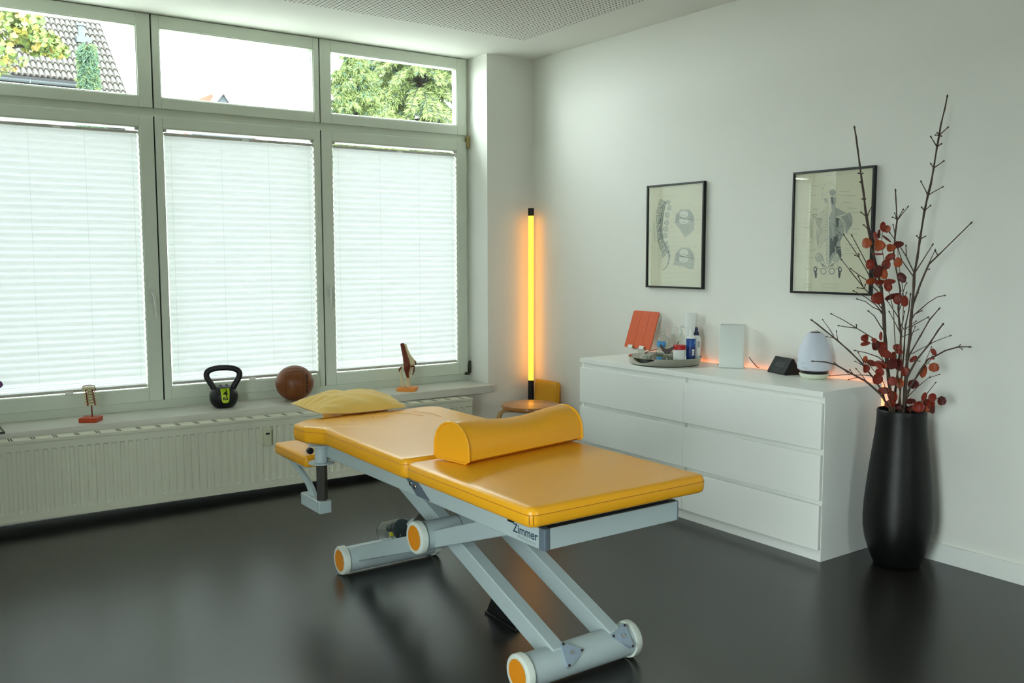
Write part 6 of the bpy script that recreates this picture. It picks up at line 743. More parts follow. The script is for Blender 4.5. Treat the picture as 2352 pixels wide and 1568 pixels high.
# ================================================================== CORNER: lamp, stool, cushion
lx, ly = -.070, -.075
t = thing('tube_lamp', (lx, ly, 0), 'tall glowing yellow tube lamp with black ends standing in the corner', 'lamp')
build('lower_cap', MB().cyl((lx, ly, 0), (lx, ly, .492), .0205, n=24), 'black', t, bevel=.002)
build('light_tube', MB().cyl((lx, ly, .488), (lx, ly, 1.637), .0185, n=24), 'tube', t)
build('upper_cap', MB().cyl((lx, ly, 1.634), (lx, ly, 1.687), .0205, n=24), 'black', t, bevel=.003)
sx_, sy_, sz_ = -.545, -.716, .452
t = thing('stool', (sx_, sy_, 0), 'round birch stool with bent legs by the corner lamp', 'stool')
build('seat', MB().lathe([(.001, -.028), (.168, -.028), (.1765, -.022), (.1775, -.008), (.1745, -.001), (.170, 0), (.001, 0)], (sx_, sy_, sz_), 48), 'wood', t, angle=50)
for a in (134, 254, 14):
    d = Vector((math.cos(math.radians(a)), math.sin(math.radians(a)), 0)); o = Vector((sx_, sy_, 0)); q = Vector((-d.y, d.x, 0))
    path = [(.03, .412), (.13, .412), (.165, .408), (.188, .392), (.199, .365), (.202, .33), (.204, .15), (.206, 0)]
    mb = MB(); rings = []
    for i, (r, z) in enumerate(path):
        a_, b2 = path[max(i-1, 0)], path[min(i+1, len(path)-1)]; tt = Vector((b2[0]-a_[0], b2[1]-a_[1])).normalized(); nn = Vector((-tt.y, tt.x))*.0115
        rings.append([o+d*(r+nn.x*sg)+q*(.024*s)+Vector((0, 0, z+nn.y*sg)) for s, sg in ((-1, -1), (1, -1), (1, 1), (-1, 1))])
    build('leg', mb.loft(rings), 'woodl', t, angle=40, bevel=.002)
t = thing('corner_cushion', (-.10, -.245, 0), 'orange vinyl cushion leaning upright in the corner behind the stool', 'cushion')
po = rpoly(rect(-.355, -.120, .02, .503), .025, 5)
def cr(x0_, k): return [(x0_+.05*(.503-p[1])*-1, p[0]+(-.2375-p[0])*k, p[1]+(.26-p[1])*k*.5) for p in po]
cov = build('cushion_cover', MB().loft([cr(-.030, .06), cr(-.030, .0), cr(-.045, -.01), cr(-.052, -.01), cr(-.064, .0), cr(-.070, .10), cr(-.072, .3)]), 'vinyl', t, angle=60)
build('piping', MB().tube(cr(-.062, -.010), .003, 6, closed=True), 'vinyl', cov)
# ================================================================== ON THE WINDOW SILL
SZ = .4865
kx, ky = -2.180, .072
t = thing('kettlebell', (kx, ky, SZ), 'black kettlebell with a lime label on the sill', 'kettlebell')
build('ball', MB().lathe([(.001, 0), (.046, 0), (.052, .003), (.068, .018), (.0775, .040), (.0805, .062), (.0765, .088), (.064, .108), (.048, .120), (.03, .125), (.001, .126)], (kx, ky, SZ), 40), 'kettle', t, angle=50)
hp_ = [(-.040, .080), (-.055, .115), (-.072, .145), (-.090, .178), (-.088, .205), (-.066, .221), (-.03, .229), (.0, .230), (.03, .229), (.066, .221), (.088, .205), (.090, .178), (.072, .145), (.055, .115), (.040, .080)]
dk = Vector((.94, -.34, 0))
sm_ = [Vector((kx, ky, SZ+z))+dk*u for u, z in hp_]
sm_ = spl(sm_, 5); build('handle', MB().tube(sm_, [.0165+.002*abs(2*i/(len(sm_)-1)-1)**4 for i in range(len(sm_))], 16), 'kettle', t, angle=80)
kb_n = Vector((-.32, -.947, 0)); kb_a = math.atan2(kb_n.y, kb_n.x)+math.radians(8)
kprof = [(.0805, .030), (.0812, .045), (.0815, .062), (.0785, .086), (.066, .1075), (.052, .1185)]
def kr(z):
    for (r0, z0), (r1, z1) in zip(kprof, kprof[1:]):
        if z0 <= z <= z1: return r0+(r1-r0)*(z-z0)/(z1-z0)
    return kprof[0][0]-max(0, kprof[0][1]-z)*.4
lb = MB(); rows = []
for z, hw in ((.034, .006), (.036, .013), (.040, .0175), (.048, .0205), (.060, .0215), (.075, .0225), (.090, .024), (.105, .0255), (.116, .026), (.119, .024)):
    r = kr(z)+.0012; rows.append([(kx+r*math.cos(kb_a+hw/r*s), ky+r*math.sin(kb_a+hw/r*s), SZ+z) for s in (-1, -.5, 0, .5, 1)])
lb.add([p for r in rows for p in r], [(5*i+k, 5*i+k+1, 5*i+k+6, 5*i+k+5) for i in range(len(rows)-1) for k in range(4)])
lbl = build('label', lb, 'lime', t)
def ktext(s, size, z0, off):
    mb = text_mb(s, size, (0, 0, 0), (1, 0, 0), (0, 0, 1), bold=.0012); o = []
    for x, y, z in mb.v:
        zz = z0+z*.98; r = kr(zz)+.0022; o.append((kx+r*math.cos(kb_a+(x+off)/r), ky+r*math.sin(kb_a+(x+off)/r), SZ+zz))
    mb.v = o; return mb
build('lettering', ktext('4', .052, .074, .001), 'black', lbl, smooth=False); build('lettering', ktext('KG', .021, .053, .0), 'black', lbl, smooth=False)
build('handle_ridge', MB().box(kx-.022, kx-.010, ky-.014, ky+.014, SZ+.115, SZ+.131).box(kx+.012, kx+.024, ky-.014, ky+.014, SZ+.115, SZ+.131), 'kettle', t, bevel=.004)
# medicine ball
bx2, by2, br2 = -1.748, .068, .110
t = thing('medicine_ball', (bx2, by2, SZ), 'worn brown leather medicine ball on the sill', 'ball')
bz2 = SZ+.1065
build('leather_shell', MB().sphere((bx2, by2, bz2), br2, 40, 26, (1.045, 1, .97)), 'leather', t, angle=80)
def arc(f, r=.1102, w=.0010, m='leatherseam', nm='seam', n=30, a0=0, a1=360):
    pts = []
    for i in range(n+1):
        v = f(math.radians(a0+(a1-a0)*i/n)).normalized()*r; pts.append((bx2+v.x*1.045, by2+v.y, bz2+v.z*.97))
    build(nm, MB().tube(pts, w, 5), m, t)
vd = Vector((-2.10, -5.27, .76)).normalized(); vr = Vector((vd.y, -vd.x, 0)).normalized()*-1; vu = vd.cross(vr)
if vu.z < 0: vu = -vu
for off in (-.45, .45):
    arc(lambda a: vr*off+vd*math.cos(a)*.89+vu*math.sin(a)*.89, a0=-95, a1=55)
arc(lambda a: vu*.62+(vd*math.cos(a)+vr*math.sin(a))*.78, a0=-35, a1=35)
arc(lambda a: vu*.80+(vd*math.cos(a)+vr*math.sin(a))*.6, a0=-150, a1=150)
for k in range(9):
    a = math.radians(-42+k*9.5); c0_ = (vr*.62+vd*math.cos(a)*.78+vu*math.sin(a)*.78).normalized()*.1105
    d0 = vr*.008
    pts = [(bx2+v.x*1.045, by2+v.y, bz2+v.z*.97) for v in (c0_-d0, c0_+vd*.001, c0_+d0)]
    build('lacing', MB().tube(pts, .0035, 6), 'leatherdk', t)
# spine model on its red foot
spx, spy = -2.890, .028
t = thing('spine_model', (spx, spy, SZ), 'small neck spine model on a red square foot on the sill', 'anatomical model')
rotb = lambda c, u, v, a: (c[0]+u*math.cos(a)-v*math.sin(a), c[1]+u*math.sin(a)+v*math.cos(a))
fa = math.radians(57)
e = lambda a: Vector((math.cos(a), math.sin(a), 0))
build('foot', MB().obox((-2.906, .022, SZ+.0115), e(fa)*.046, e(fa+PI/2)*.046, (0, 0, .0115)), 'red', t, bevel=.002)
build('rod', MB().cyl((spx-.008, spy-.006, SZ+.02), (spx-.010, spy-.006, SZ+.085), .0035, n=10), 'nerve', t)
for k in range(6):
    z = SZ+.088+k*.0145; rr = .0125-(.0003*k); cx, cy = spx-.011-.0016*k, spy-.006
    vb = build('vertebra', MB().lathe([(.001, 0), (rr*.95, 0), (rr, .002), (rr*.88, .006), (rr, .0105), (rr*.95, .012), (.001, .012)], (cx, cy, z), 16).box(cx-.024, cx+.024, cy+.006, cy+.012, z+.002, z+.008).box(cx-.004, cx+.004, cy+.01, cy+.026, z, z+.006), 'bone', t, bevel=.001)
    if k < 5: build('disc', MB().cyl((cx, cy, z+.0117), (cx, cy, z+.0146), rr*1.02, n=16), 'disc', t)
    for s in (-1, 1):
        build('artery', MB().tube([(cx+s*(rr+.004), cy-.004, z-.004), (cx+s*(rr+.007), cy-.006, z+.004), (cx+s*(rr+.003), cy-.004, z+.011)], [.0028, .004, .0028], 7), 'nerve', t)
        build('nerve_root', MB().tube([(cx+s*(rr+.002), cy, z+.006), (cx+s*(rr+.013), cy-.008, z+.003), (cx+s*(rr+.020), cy-.011, z-.003)], [.0022, .0018, .0012], 6), 'nervey', t)
cx, cy, z = spx-.021, spy-.006, SZ+.174
build('top_vertebra', MB().lathe([(.010, 0), (.024, .001), (.027, .006), (.024, .012), (.012, .013)], (cx, cy, z), 20, False, False).box(cx-.034, cx+.034, cy-.006, cy+.006, z+.002, z+.010), 'bone', t, bevel=.002)
build('artery', MB().tube([(cx+.026, cy-.004, z-.016), (cx+.034, cy-.004, z), (cx+.030, cy+.004, z+.014), (cx+.01, cy+.012, z+.018), (cx-.012, cy+.012, z+.018), (cx-.028, cy+.004, z+.013)], .0024, 7), 'nerve', t)
# knee model on its orange foot
nx_, ny_ = -1.000, .075
t = thing('knee_model', (nx_, ny_, SZ), 'knee joint model on a square orange foot on the sill', 'anatomical model')
fa = math.radians(52)
build('foot', MB().obox((-.993, .032, SZ+.010), e(fa)*.0615, e(fa+PI/2)*.0615, (0, 0, .010)), 'orange', t, bevel=.002)
kc = Vector((-.990, .040, SZ)); kxv = Vector((.93, -.37, 0)); kyv = Vector((-.37, -.93, 0))
K = lambda u, v, z: kc+kxv*u+kyv*v+Vector((0, 0, z))
build('rod', MB().cyl(K(0, 0, .018), K(0, 0, .05), .006, n=10), 'muscle', t)
build('tibia', MB().tube([K(.004, 0, .022), K(.004, 0, .05), K(.006, 0, .10), K(.008, 0, .128), K(.010, 0, .150), K(.012, 0, .158)], [.017, .0155, .017, .023, .031, .026], 16, flat=(1, 1)), 'bone', t, angle=70)
build('fibula', MB().tube([K(-.030, .004, .022), K(-.036, .004, .07), K(-.042, .002, .125), K(-.040, 0, .142)], [.0085, .009, .012, .008], 12), 'bone', t, angle=70)
build('femur', MB().tube([K(.014, 0, .158), K(.014, 0, .172), K(.012, 0, .196), K(.002, 0, .225), K(-.010, 0, .262), K(-.022, 0, .300)], [.032, .041, .036, .024, .0195, .019], 18), 'bone', t, angle=70)
build('muscle', MB().tube([K(.004, .018, .085), K(-.002, .026, .108), K(-.006, .040, .140), K(-.005, .048, .165), K(-.008, .042, .190), K(-.014, .032, .225), K(-.022, .022, .262), K(-.030, .015, .302), K(-.031, .014, .308)], [.006, .011, .019, .023, .021, .017, .015, .0135, .012], 16), 'muscle', t, angle=70)
build('muscle_cap', MB().cyl(K(-.031, .014, .306), K(-.0316, .014, .309), .0125, n=14), 'purple', t)
for pts in ([(.045, .004, .196), (.056, .0, .185), (.058, .0, .165)], [(.02, .03, .160), (.038, .028, .160), (.050, .02, .158)], [(.046, .006, .150), (.044, .012, .128), (.034, .014, .100)], [(-.036, .01, .154), (-.050, .008, .138), (-.051, .006, .122)]):
    build('ligament', MB().tube([K(*p) for p in pts], [.005, .006, .003], 8), 'muscle', t)
# things cut off by the left edge
t = thing('orchid', (-3.42, .09, SZ), 'purple orchid bloom at the far left edge above the sill', 'flower')
build('pot', MB().lathe([(.001, .0), (.045, 0), (.06, .11), (.056, .11), (.044, .01), (.001, .01)], (-3.44, .09, SZ), 28), 'wplast', t, angle=40)
build('flower_stem', MB().tube([(-3.44, .09, SZ+.02), (-3.45, .09, SZ+.16), (-3.42, .09, SZ+.26), (-3.36, .09, SZ+.25)], .003, 7), 'green', t)
for a in range(5):
    v = math.radians(72*a-10); c = Vector((-3.348, .075, SZ+.232)); d = Vector((math.cos(v), -.25, math.sin(v)))
    build('petal', MB().loft([[c+d*(.004+.040*r_)+Vector((-math.sin(v), 0, math.cos(v)))*(w_*math.cos(q))+Vector((0, -.004*math.sin(q)-.012*r_*r_, 0)) for q in (2*PI*i/8 for i in range(8))] for r_, w_ in ((0, .003), (.3, .014), (.6, .019), (.85, .015), (1, .004))]), 'purple', t, angle=70)
t = thing('metal_box_rim', (-3.41, -.02, SZ), 'shallow metal rimmed dish at the far left end of the sill', 'dish')
build('rim', MB().box(-3.50, -3.322, -.104, -.098, SZ, SZ+.011).box(-3.50, -3.322, .07, .076, SZ, SZ+.011).box(-3.328, -3.322, -.098, .07, SZ, SZ+.011).box(-3.50, -3.494, -.098, .07, SZ, SZ+.011), 'steel', t, bevel=.001)
build('dish_floor', MB().box(-3.494, -3.328, -.086, .07, SZ+.0003, SZ+.003), 'meter', t)
# ================================================================== FLOOR VASE, TWIGS AND LEAFY STEMS
vx, vy = -.190, -2.960
t = thing('floor_vase', (vx, vy, 0), 'tall black ribbed floor vase beside the white chest', 'vase')
prof = [(.001, 0), (.088, 0), (.096, .006), (.106, .03), (.122, .07), (.136, .115), (.1445, .17), (.1455, .215), (.1425, .28), (.136, .35), (.127, .43), (.117, .51), (.108, .58), (.1035, .63), (.102, .67), (.1025, .688), (.100, .692), (.096, .690), (.095, .66), (.100, .60), (.09, .40), (.08, .2), (.001, .15)]
build('vase_body', MB().lathe(prof, (vx, vy, 0), 56), 'vase', t, angle=60)
NM = ['tall right twig with short side shoots reaching highest of all', 'bare twig beside the tallest one, forking far out to the right', 'tall left twig crossing the right framed print', 'twig reaching over the diffuser, upper of the two lowest left', 'lowest left twig, pointing at the foot of the diffuser', 'middle upright twig with a forked tip above the red leaves', 'short thick twig on the right ending in a dark bud', 'bare right twig slanting up past the long bud twig', 'low right twig bending out level, with a forked tip', 'short straight twig hidden in the middle of the bunch']
for (pts, r0, r1, tws), lab in zip(BRANCHES, NM):
    base = Vector(pts[0]); root = thing('twig', base, lab, 'twig', 'twigs in the floor vase')
    # carry the stem down into the vase so that it stands on its inside
    foot = Vector((vx+(base.x-vx)*.5, vy+(base.y-vy)*.5, .20))
    P = [foot, Vector((vx+(base.x-vx)*.85, vy+(base.y-vy)*.85, .55))]+[Vector(p) for p in pts]
    d = Vector((P[2].x-vx, P[2].y-vy, 0))
    if d.length > .085:
        P[2] = Vector((vx+d.x/d.length*.085, vy+d.y/d.length*.085, max(P[2].z, .70)))
    k = len(P); mb = MB()
    # knots along the twig
    Q = []; Rr = []
    for i in range(k-1):
        n = max(1, int((P[i+1]-P[i]).length/.03))
        for j in range(n):
            s = j/n; Q.append(P[i].lerp(P[i+1], s)); g = (i+s)/(k-1); r = r0+(r1-r0)*g
            Rr.append(r*(1.35 if (j == 0 and i > 2) else 1))
    Q.append(P[-1]); Rr.append(r1)
    mb.tube(Q, Rr, 7); build('stem', mb, 'bark', root, angle=80)
    tip = P[-1]; tdir = (P[-1]-P[-2]).normalized()
    build('bud', MB().tube([tip-tdir*.004, tip+tdir*.004, tip+tdir*.011], [r1*1.1, r1*1.9, r1*.4], 7), 'bark', root, angle=80)
    for tw in tws:
        V = [Vector(p) for p in tw]; k2 = len(V); ra = min(r0*.5, .0028)
        mb = MB().tube(V, [ra+(ra*.55-ra)*i/(k2-1) for i in range(k2)], 6)
        td = (V[-1]-V[-2]).normalized(); mb.tube([V[-1]-td*.004, V[-1]+td*.002, V[-1]+td*.007], [ra*.7, ra*1.35, ra*.4], 6)
        build('side_shoot', mb, 'bark', root, angle=80)
SN = ['red-leaved stem rising highest between the two tallest twigs', 'red-leaved stem leaning left above the diffuser side', 'short red-leaved stem hanging over the right vase rim', 'red-leaved stem with few leaves leaning right at mid height', 'red-leaved stem low on the left of the bunch', 'red-leaved stem upright in the middle of the bunch']
rl = random.Random(5); roots = []
for pts, lab in zip(STEMS, SN):
    root = thing('leafy_stem', pts[0], lab, 'leafy stem', 'red-leaved stems in the floor vase'); roots.append(root)
    b0 = Vector(pts[0]); d = Vector((b0.x-vx, b0.y-vy, 0))
    if d.length > .085: b0 = Vector((vx+d.x/d.length*.085, vy+d.y/d.length*.085, max(b0.z, .70)))
    P = [Vector((vx+(b0.x-vx)*.6, vy+(b0.y-vy)*.6, .22)), b0]+[Vector(p) for p in pts[1:]]
    k = len(P); build('stem', MB().tube(P, [.0026+(.0012-.0026)*i/(k-1) for i in range(k)], 6), 'stem', root, angle=80)
view = Vector((.854, .52, 0)); right = Vector((.52, -.854, 0)); up = Vector((0, 0, 1))
for si, c, s, wd, ht, a in LEAVES:
    c = Vector(c); s = Vector(s); root = roots[si]; a = math.radians(a)
    yaw_ = rl.uniform(-.8, .8); r_ = (right*math.cos(yaw_)+view*math.sin(yaw_)); n_ = r_.cross(up)
    ex_ = r_*math.cos(a)+up*math.sin(a); ey_ = up*math.cos(a)-r_*math.sin(a)
    if rl.random() < .3: ey_ = -ey_
    cup = rl.uniform(-.25, .35)*min(wd, ht); bend = rl.uniform(-.15, .2)*ht
    vs = []; NR, NC = 9, 7
    wsc = 1/max(.55, math.cos(yaw_))
    for i in range(NR):
        v = -1+2*i/(NR-1); hw = math.sqrt(max(0, 1-v*v))**.85*(1 if v < 0 else 1-.12*v)
        for j in range(NC):
            u = -1+2*j/(NC-1); x = u*hw
            vs.append(c+ex_*(x*wd/2*wsc)+ey_*(v*ht/2)+n_*(cup*x*x+bend*v*v))
    fs = [(i*NC+j, i*NC+j+1, (i+1)*NC+j+1, (i+1)*NC+j) for i in range(NR-1) for j in range(NC-1)]
    mb = MB().add(vs, fs); mx = ['leafr', 'leafo', 'leafr', 'leafd', 'leafr'][rl.randrange(5)]
    lf = build('leaf', mb, mx, root, angle=80); so = lf.modifiers.new('thickness', 'SOLIDIFY'); so.thickness = .0008
    base_ = c-ey_*(ht/2)
    build('leaf_stalk', MB().tube([s, s.lerp(base_, .6)+up*.004, base_], [.0011, .001, .0008], 5), 'stem', lf)
# ================================================================== OUTSIDE THE WINDOWS
tag(build('bounce_yard', MB().box(-60, 60, .6, 110, -.6, -.5).box(-60, 60, -60, -6.9, -.6, -.5).box(-60, -5.3, -6.9, .6, -.6, -.5), 'bounce', origin=(0,0,0), smooth=False), 'unseen yard made pale to bounce daylight through the windows', 'ground', kind='stuff')  # ground out of view, made pale to throw daylight up to the ceiling
# house with the pan-tiled roof
EY, EZ, TH = 20.0, 5.70, math.radians(39.5); VXR = 1.822; TW, TL = .2545, .345
ct, st = math.cos(TH), math.sin(TH)
hz = thing('tiled_house', (-3, 24, -.5), 'house with a brown pantile roof seen through the left transom', 'house')
build('house_wall', MB().box(-9, .8, EY+.5, 29, -.5, EZ-.3), 'render', hz, smooth=False)
build('eave_boards', MB().box(-9, .82, EY-.05, EY+.6, EZ-.35, EZ-.22), 'soffit', hz, smooth=False)
gt = MB(); rings = []
for xx in (-9, .80): rings.append([(xx, EY-.09+.075*math.cos(q), EZ-.10+.075*math.sin(q)) for q in (PI+PI*i/8 for i in range(9))]+[(xx, EY-.09+.068*math.cos(q), EZ-.10+.068*math.sin(q)) for q in (2*PI-PI*i/8 for i in range(9))])
build('gutter', gt.loft(rings), 'gutter', hz)
build('gutter_joint', MB().box(-.36, -.33, EY-.172, EY-.01, EZ-.18, EZ-.095), 'gutter', hz)
def tile_mesh(nx, w_, l_):
    mb = MB(); top = []; bot = []; 
    def wave(u): return .032*(math.sin(2*PI*u-.6)+.35*math.sin(4*PI*u))
    for r_, lift in ((0, .055), (1, .010)):
        for i in range(nx+1):
            x = w_*i/nx; top.append((x, l_*r_*ct*1.08-0*st, l_*r_*st*1.08+lift+wave(2*x/TW/1)))
    n = nx+1
    low = [(x, y+.035, z-.045) for x, y, z in top[:n]]
    mb.add(top+low, [(i, i+1, n+i+1, n+i) for i in range(nx)]+[(2*n+i, 2*n+i+1, i+1, i) for i in range(nx)])
    return mb
tproto = None; nrow = 0
for r_ in range(-3, 12):
    for k in range(14):
        xx = VXR-TW*(k+1)
        if r_ < 0 and xx < .80: continue
        if tproto is None:
            tm = tile_mesh(12, TW, TL); tproto = build('roof_tile', tm, 'tile', hz, angle=70); tproto.location = -LOC[hz.name]+Vector((xx, EY+r_*TL*ct, EZ+r_*TL*st))+LOC[hz.name]
            # vertices were stored relative to the house origin: shift them back to the tile's own corner
            for v in tproto.data.vertices: v.co += LOC[hz.name]
            tproto.location = Vector((xx, EY+r_*TL*ct, EZ+r_*TL*st))-LOC[hz.name]
        else:
            o = tproto.copy(); COL.objects.link(o); o.parent = hz; o.location = Vector((xx, EY+r_*TL*ct, EZ+r_*TL*st))-LOC[hz.name]
rest = MB()
def sheet(x1, n, r0_, r1_):
    for r_ in range(r0_, r1_):
        tm = tile_mesh(6*n, TW*n, TL); o = Vector((x1-TW*n, EY+r_*TL*ct, EZ+r_*TL*st)); rest.add([Vector(v)+o for v in tm.v], tm.f)
sheet(VXR-14*TW, 24, 0, 22); sheet(VXR, 14, 12, 22)
tag(build('far_tiles', rest, 'tile', hz, angle=70), kind='stuff')
build('roof_underlay', MB().loft([[(xx, EY, EZ-.02), (xx, EY+22*TL*ct, EZ-.02+22*TL*st), (xx, EY+22*TL*ct+6, EZ-.1), (xx, EY, EZ-.15)] for xx in (-8, VXR-.01)]), 'soffit', hz, smooth=False)
build('lower_roof', MB().loft([[(xx, EY-3*TL*ct, EZ-3*TL*st-.02), (xx, EY+.2, EZ+.1), (xx, EY+.2, EZ-1.2)] for xx in (.82, VXR-.01)]), 'soffit', hz, smooth=False)
px_ = 1.18; rr_ = 6.2; vp = Vector((px_, EY+rr_*TL*ct, EZ+rr_*TL*st))
build('roof_vent', MB().box(px_-.16, px_+.20, vp.y-.25, vp.y+.25, vp.z-.10, vp.z+.05).cyl(vp+Vector((0, 0, .0)), vp+Vector((0, 0, .36)), .085, n=14).cyl(vp+Vector((0, 0, .36)), vp+Vector((0, 0, .42)), .12, n=14), 'gutter', hz)
# far gabled house
gh = thing('gabled_house', (17.2, 62, -.5), 'distant gabled house with a red roof, seen through the middle transom', 'house')
build('house_wall', MB().box(13.5, 20.5, 61, 70, -.5, 10.2), 'render', gh, smooth=False)
gx0, gz0 = 17.37, 12.74; sl_ = 1.30
build('gable', MB().prism([(gx0, gz0-.1), (gx0-2.2, gz0-.1-2.2*sl_), (gx0+2.2, gz0-.1-2.2*sl_)], 60.05, 60.4, 'y'), 'slate', gh, smooth=False)
for s in (-1, 1):
    build('bargeboard', MB().prism([(gx0, gz0), (gx0, gz0+.44), (gx0+s*2.6, gz0+.44-2.6*sl_), (gx0+s*2.3, gz0-2.3*sl_)], 59.8, 60.1, 'y'), 'barge', gh, smooth=False)
    build('dormer_roof', MB().prism([(gx0, gz0+.42), (gx0, gz0+.30), (gx0+s*2.55, gz0+.28-2.5*sl_), (gx0+s*2.6, gz0+.42-2.6*sl_)], 60.1, 66, 'y'), 'tiler', gh, smooth=False)
build('gable_window', MB().prism([(gx0, gz0-.75), (gx0-.35, gz0-1.2), (gx0+.35, gz0-1.2)], 59.98, 60.05, 'y'), 'barge', gh, smooth=False)
build('roof', MB().loft([[(15.2, 60.9, 12.0), (16.6, 60.9, 11.2), (16.2, 60.9, 10), (12.5, 60.9, 10)], [(15.6, 61.2, 12.25), (17.0, 61.2, 12.86), (17.2, 61.2, 10), (12.5, 61.2, 10)]]), 'tiler', gh, smooth=False)
rr = MB()
for k in range(12):
    xx = 15.3+k*.15; rr.tube([(xx+.18, 60.85, 11.98+k*.055), (xx-.55, 60.75, 10.7)], .05, 5)
tag(build('tile_ribs', rr, 'tiler', gh), kind='stuff')
# ---- trees
rt_ = random.Random(11)
def leaf_cloud(n, centres, size, rnd):
    mb = MB()
    for _ in range(n):
        c, r = rnd.choice(centres)
        while True:
            q = Vector((rnd.uniform(-1, 1), rnd.uniform(-1, 1), rnd.uniform(-1, 1)))
            if q.length < 1: break
        p = Vector(c)+Vector((q.x*r[0], q.y*r[1], q.z*r[2]))
        a = Vector((rnd.gauss(0, 1), rnd.gauss(0, 1), rnd.gauss(0, .6))).normalized(); b = a.cross(Vector((rnd.gauss(0, 1), rnd.gauss(0, 1), rnd.gauss(0, 1)))).normalized()
        s = size*rnd.uniform(.6, 1.3); fold = a.cross(b)*s*.18
        pts = [(0, -.5), (.38, -.28), (.5, .08), (.22, .2), (0, .6), (-.22, .2), (-.5, .08), (-.38, -.28)]
        mb.add([p+a*(u*s)+b*(v*s)+fold*abs(u) for u, v in pts], [(0, 1, 2, 3, 4), (0, 4, 5, 6, 7)])
    return mb
# yellowing broadleaf tree
tr = thing('maple_tree', (-3.6, 7.6, -.5), 'yellow-green broadleaf tree in front of the tiled roof', 'tree')
build('trunk', MB().tube([(-3.6, 7.6, -.49), (-3.55, 7.6, 1.5), (-3.4, 7.5, 3.0), (-3.2, 7.4, 4.2)], [.16, .13, .10, .05], 10), 'trunk', tr)
cent = [((-2.75, 7.2, 3.92), (.42, .5, .34)), ((-2.35, 7.0, 4.02), (.36, .45, .22)), ((-3.0, 7.3, 4.2), (.5, .5, .3)), ((-2.55, 7.1, 3.66), (.4, .45, .20)), ((-2.05, 7.0, 3.88), (.26, .3, .15)), ((-2.2, 7.0, 4.12), (.25, .3, .12)), ((-2.75, 7.0, 3.45), (.3, .4, .12)), ((-1.86, 7.0, 3.80), (.14, .2, .08)), ((-3.5, 7.5, 3.9), (.6, .6, .6))]
for p, q in (((-3.4, 7.5, 3.0), (-2.3, 7.0, 3.78)), ((-3.4, 7.5, 3.1), (-2.6, 7.1, 4.05)), ((-3.5, 7.6, 2.6), (-2.6, 7.0, 3.45)), ((-2.6, 7.1, 3.7), (-1.85, 7.0, 3.79))):
    build('bough', MB().tube([p, Vector(p).lerp(Vector(q), .5)+Vector((0, 0, .06)), q], [.03, .018, .007], 7), 'trunk', tr)
for m_, n in (('lf1', 750), ('lf2', 1150), ('lf3', 560), ('lf4', 110)):
    tag(build('foliage', leaf_cloud(n, cent, .075, rt_), m_, tr, angle=80), kind='stuff')
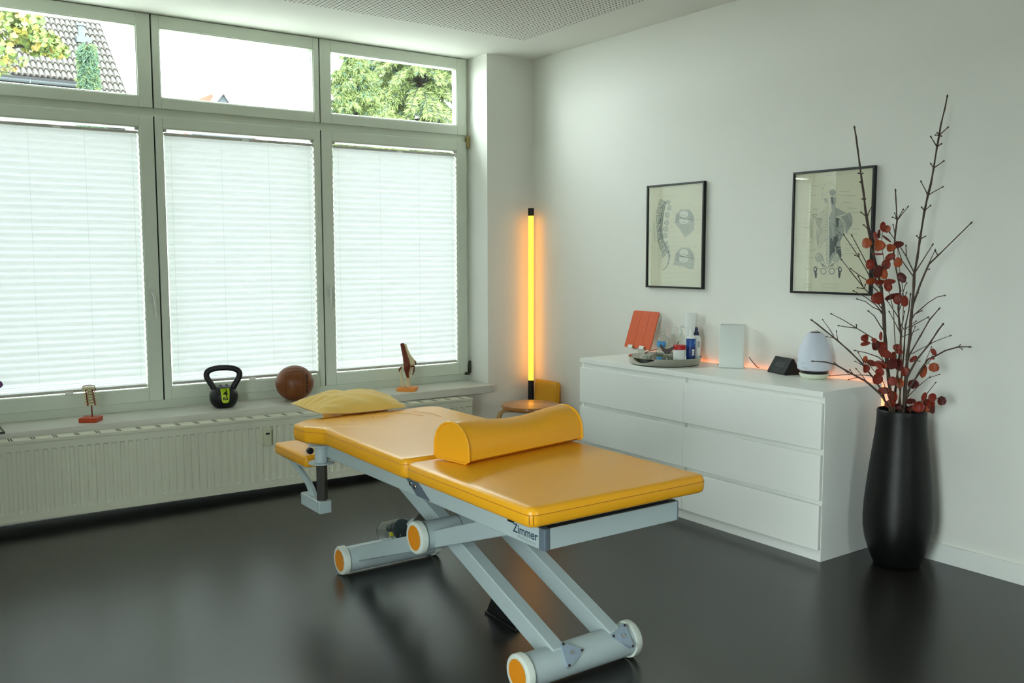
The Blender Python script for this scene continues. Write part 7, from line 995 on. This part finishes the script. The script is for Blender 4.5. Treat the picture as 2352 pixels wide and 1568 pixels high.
def conifer(name, x, y, zb, zt, R, label, mats, nb, rnd, droop=.25, dens=1.0, spray=.16, z0=None):
    tr = thing(name, (x, y, -.5), label, 'tree'); z0 = zb if z0 is None else z0
    build('trunk', MB().tube([(x, y, -.49), (x+.05, y, (zt+zb)/2), (x, y, zt)], [.10+R*.025, .05+R*.018, .015], 8), 'trunk', tr)
    fol = [MB() for _ in mats]; br = MB()
    for i in range(nb):
        h = z0+(zt-z0)*(i+rnd.random())/nb; k = (zt-h)/(zt-zb); L_ = R*(.12+.88*k)*rnd.uniform(.75, 1.1); a = rnd.uniform(0, 2*PI)
        d = Vector((math.cos(a), math.sin(a), 0)); o = Vector((x, y, h)); pts = []
        for s in range(6):
            q = s/5; pts.append(o+d*(L_*q)+Vector((0, 0, L_*(.18*q-droop*2*q*q+.22*q**3))))
        br.tube(pts, [.022*(1-.8*s/5) for s in range(6)], 5)
        side = Vector((-d.y, d.x, 0)); ns = int((10+26*L_)*dens)
        for j in range(ns):
            q = rnd.uniform(.15, 1); s = min(4, int(q*5)); p = pts[s].lerp(pts[s+1], q*5-s)
            sg = rnd.choice((-1, 1)); ln = spray*rnd.uniform(.7, 1.6)*(1.15-.5*q)
            dv = (d*rnd.uniform(.25, .9)+side*sg*rnd.uniform(.3, 1)+Vector((0, 0, rnd.uniform(-.9, .05)))).normalized()
            wv = dv.cross(Vector((rnd.gauss(0, 1), rnd.gauss(0, 1), rnd.gauss(0, 1)))).normalized()*ln*.09
            m1 = p+dv*ln*.5+Vector((0, 0, -.02)); e_ = p+dv*ln+Vector((0, 0, -ln*.25))
            fm = fol[0 if rnd.random() < .8 else -1]; nv = dv.cross(wv).normalized()*ln*.05
            fm.add([p, m1+wv, e_, m1-wv, m1+nv], [(0, 1, 4), (1, 2, 4), (2, 3, 4), (3, 0, 4)])
            for side2 in (-1, 1):   # side needles of the spray
                for tq in (.35, .62):
                    b0 = p.lerp(e_, tq); dv2 = (dv*.7+wv.normalized()*side2).normalized()*ln*.45
                    w2 = nv*.9; fm.add([b0, b0+dv2*.5+w2, b0+dv2+Vector((0, 0, -ln*.08)), b0+dv2*.5-w2], [(0, 1, 2, 3)])
    build('branches', br, 'trunk', tr)
    for f_, m_ in zip(fol, mats):
        if f_.v: tag(build('foliage', f_, m_, tr, smooth=False), kind='stuff')
rc = random.Random(21)
conifer('small_conifer', -.55, 12, 1.0, 5.0, .55, 'slim blue-green conifer before the tiled roof', ['nd2', 'nd1'], 90, rc, .1, 3.2, .13, 3.2)
conifer('spruce', 5.35, 14.0, .8, 6.15, 2.0, 'light green spruce at the left of the right transom', ['nd1', 'nd2'], 150, rc, .22, 3.6, .16, 3.4)
conifer('spruce', 9.4, 18.0, 1.0, 10.5, 3.4, 'tall drooping spruce filling the right of the right transom', ['nd1', 'nd3'], 300, rc, .42, 3.2, .22, 4.0)
conifer('dark_pine', 9.6, 22.0, 2.0, 9.9, 1.3, 'dark pine between the two light spruces', ['nd3', 'nd2'], 90, rc, .2, 2.2, .24, 5.0)
conifer('dark_pine', 13.4, 21.0, 1.0, 7.4, 2.6, 'low dark conifer behind the tall spruce on the right', ['nd3', 'nd2'], 70, rc, .25, 2.2, .24, 3.5)
conifer('small_conifer', 6.9, 15.5, 1.0, 5.05, 1.3, 'small light conifer below the gap between the spruces', ['nd1', 'nd1'], 90, rc, .1, 3.4, .16, 3.4)
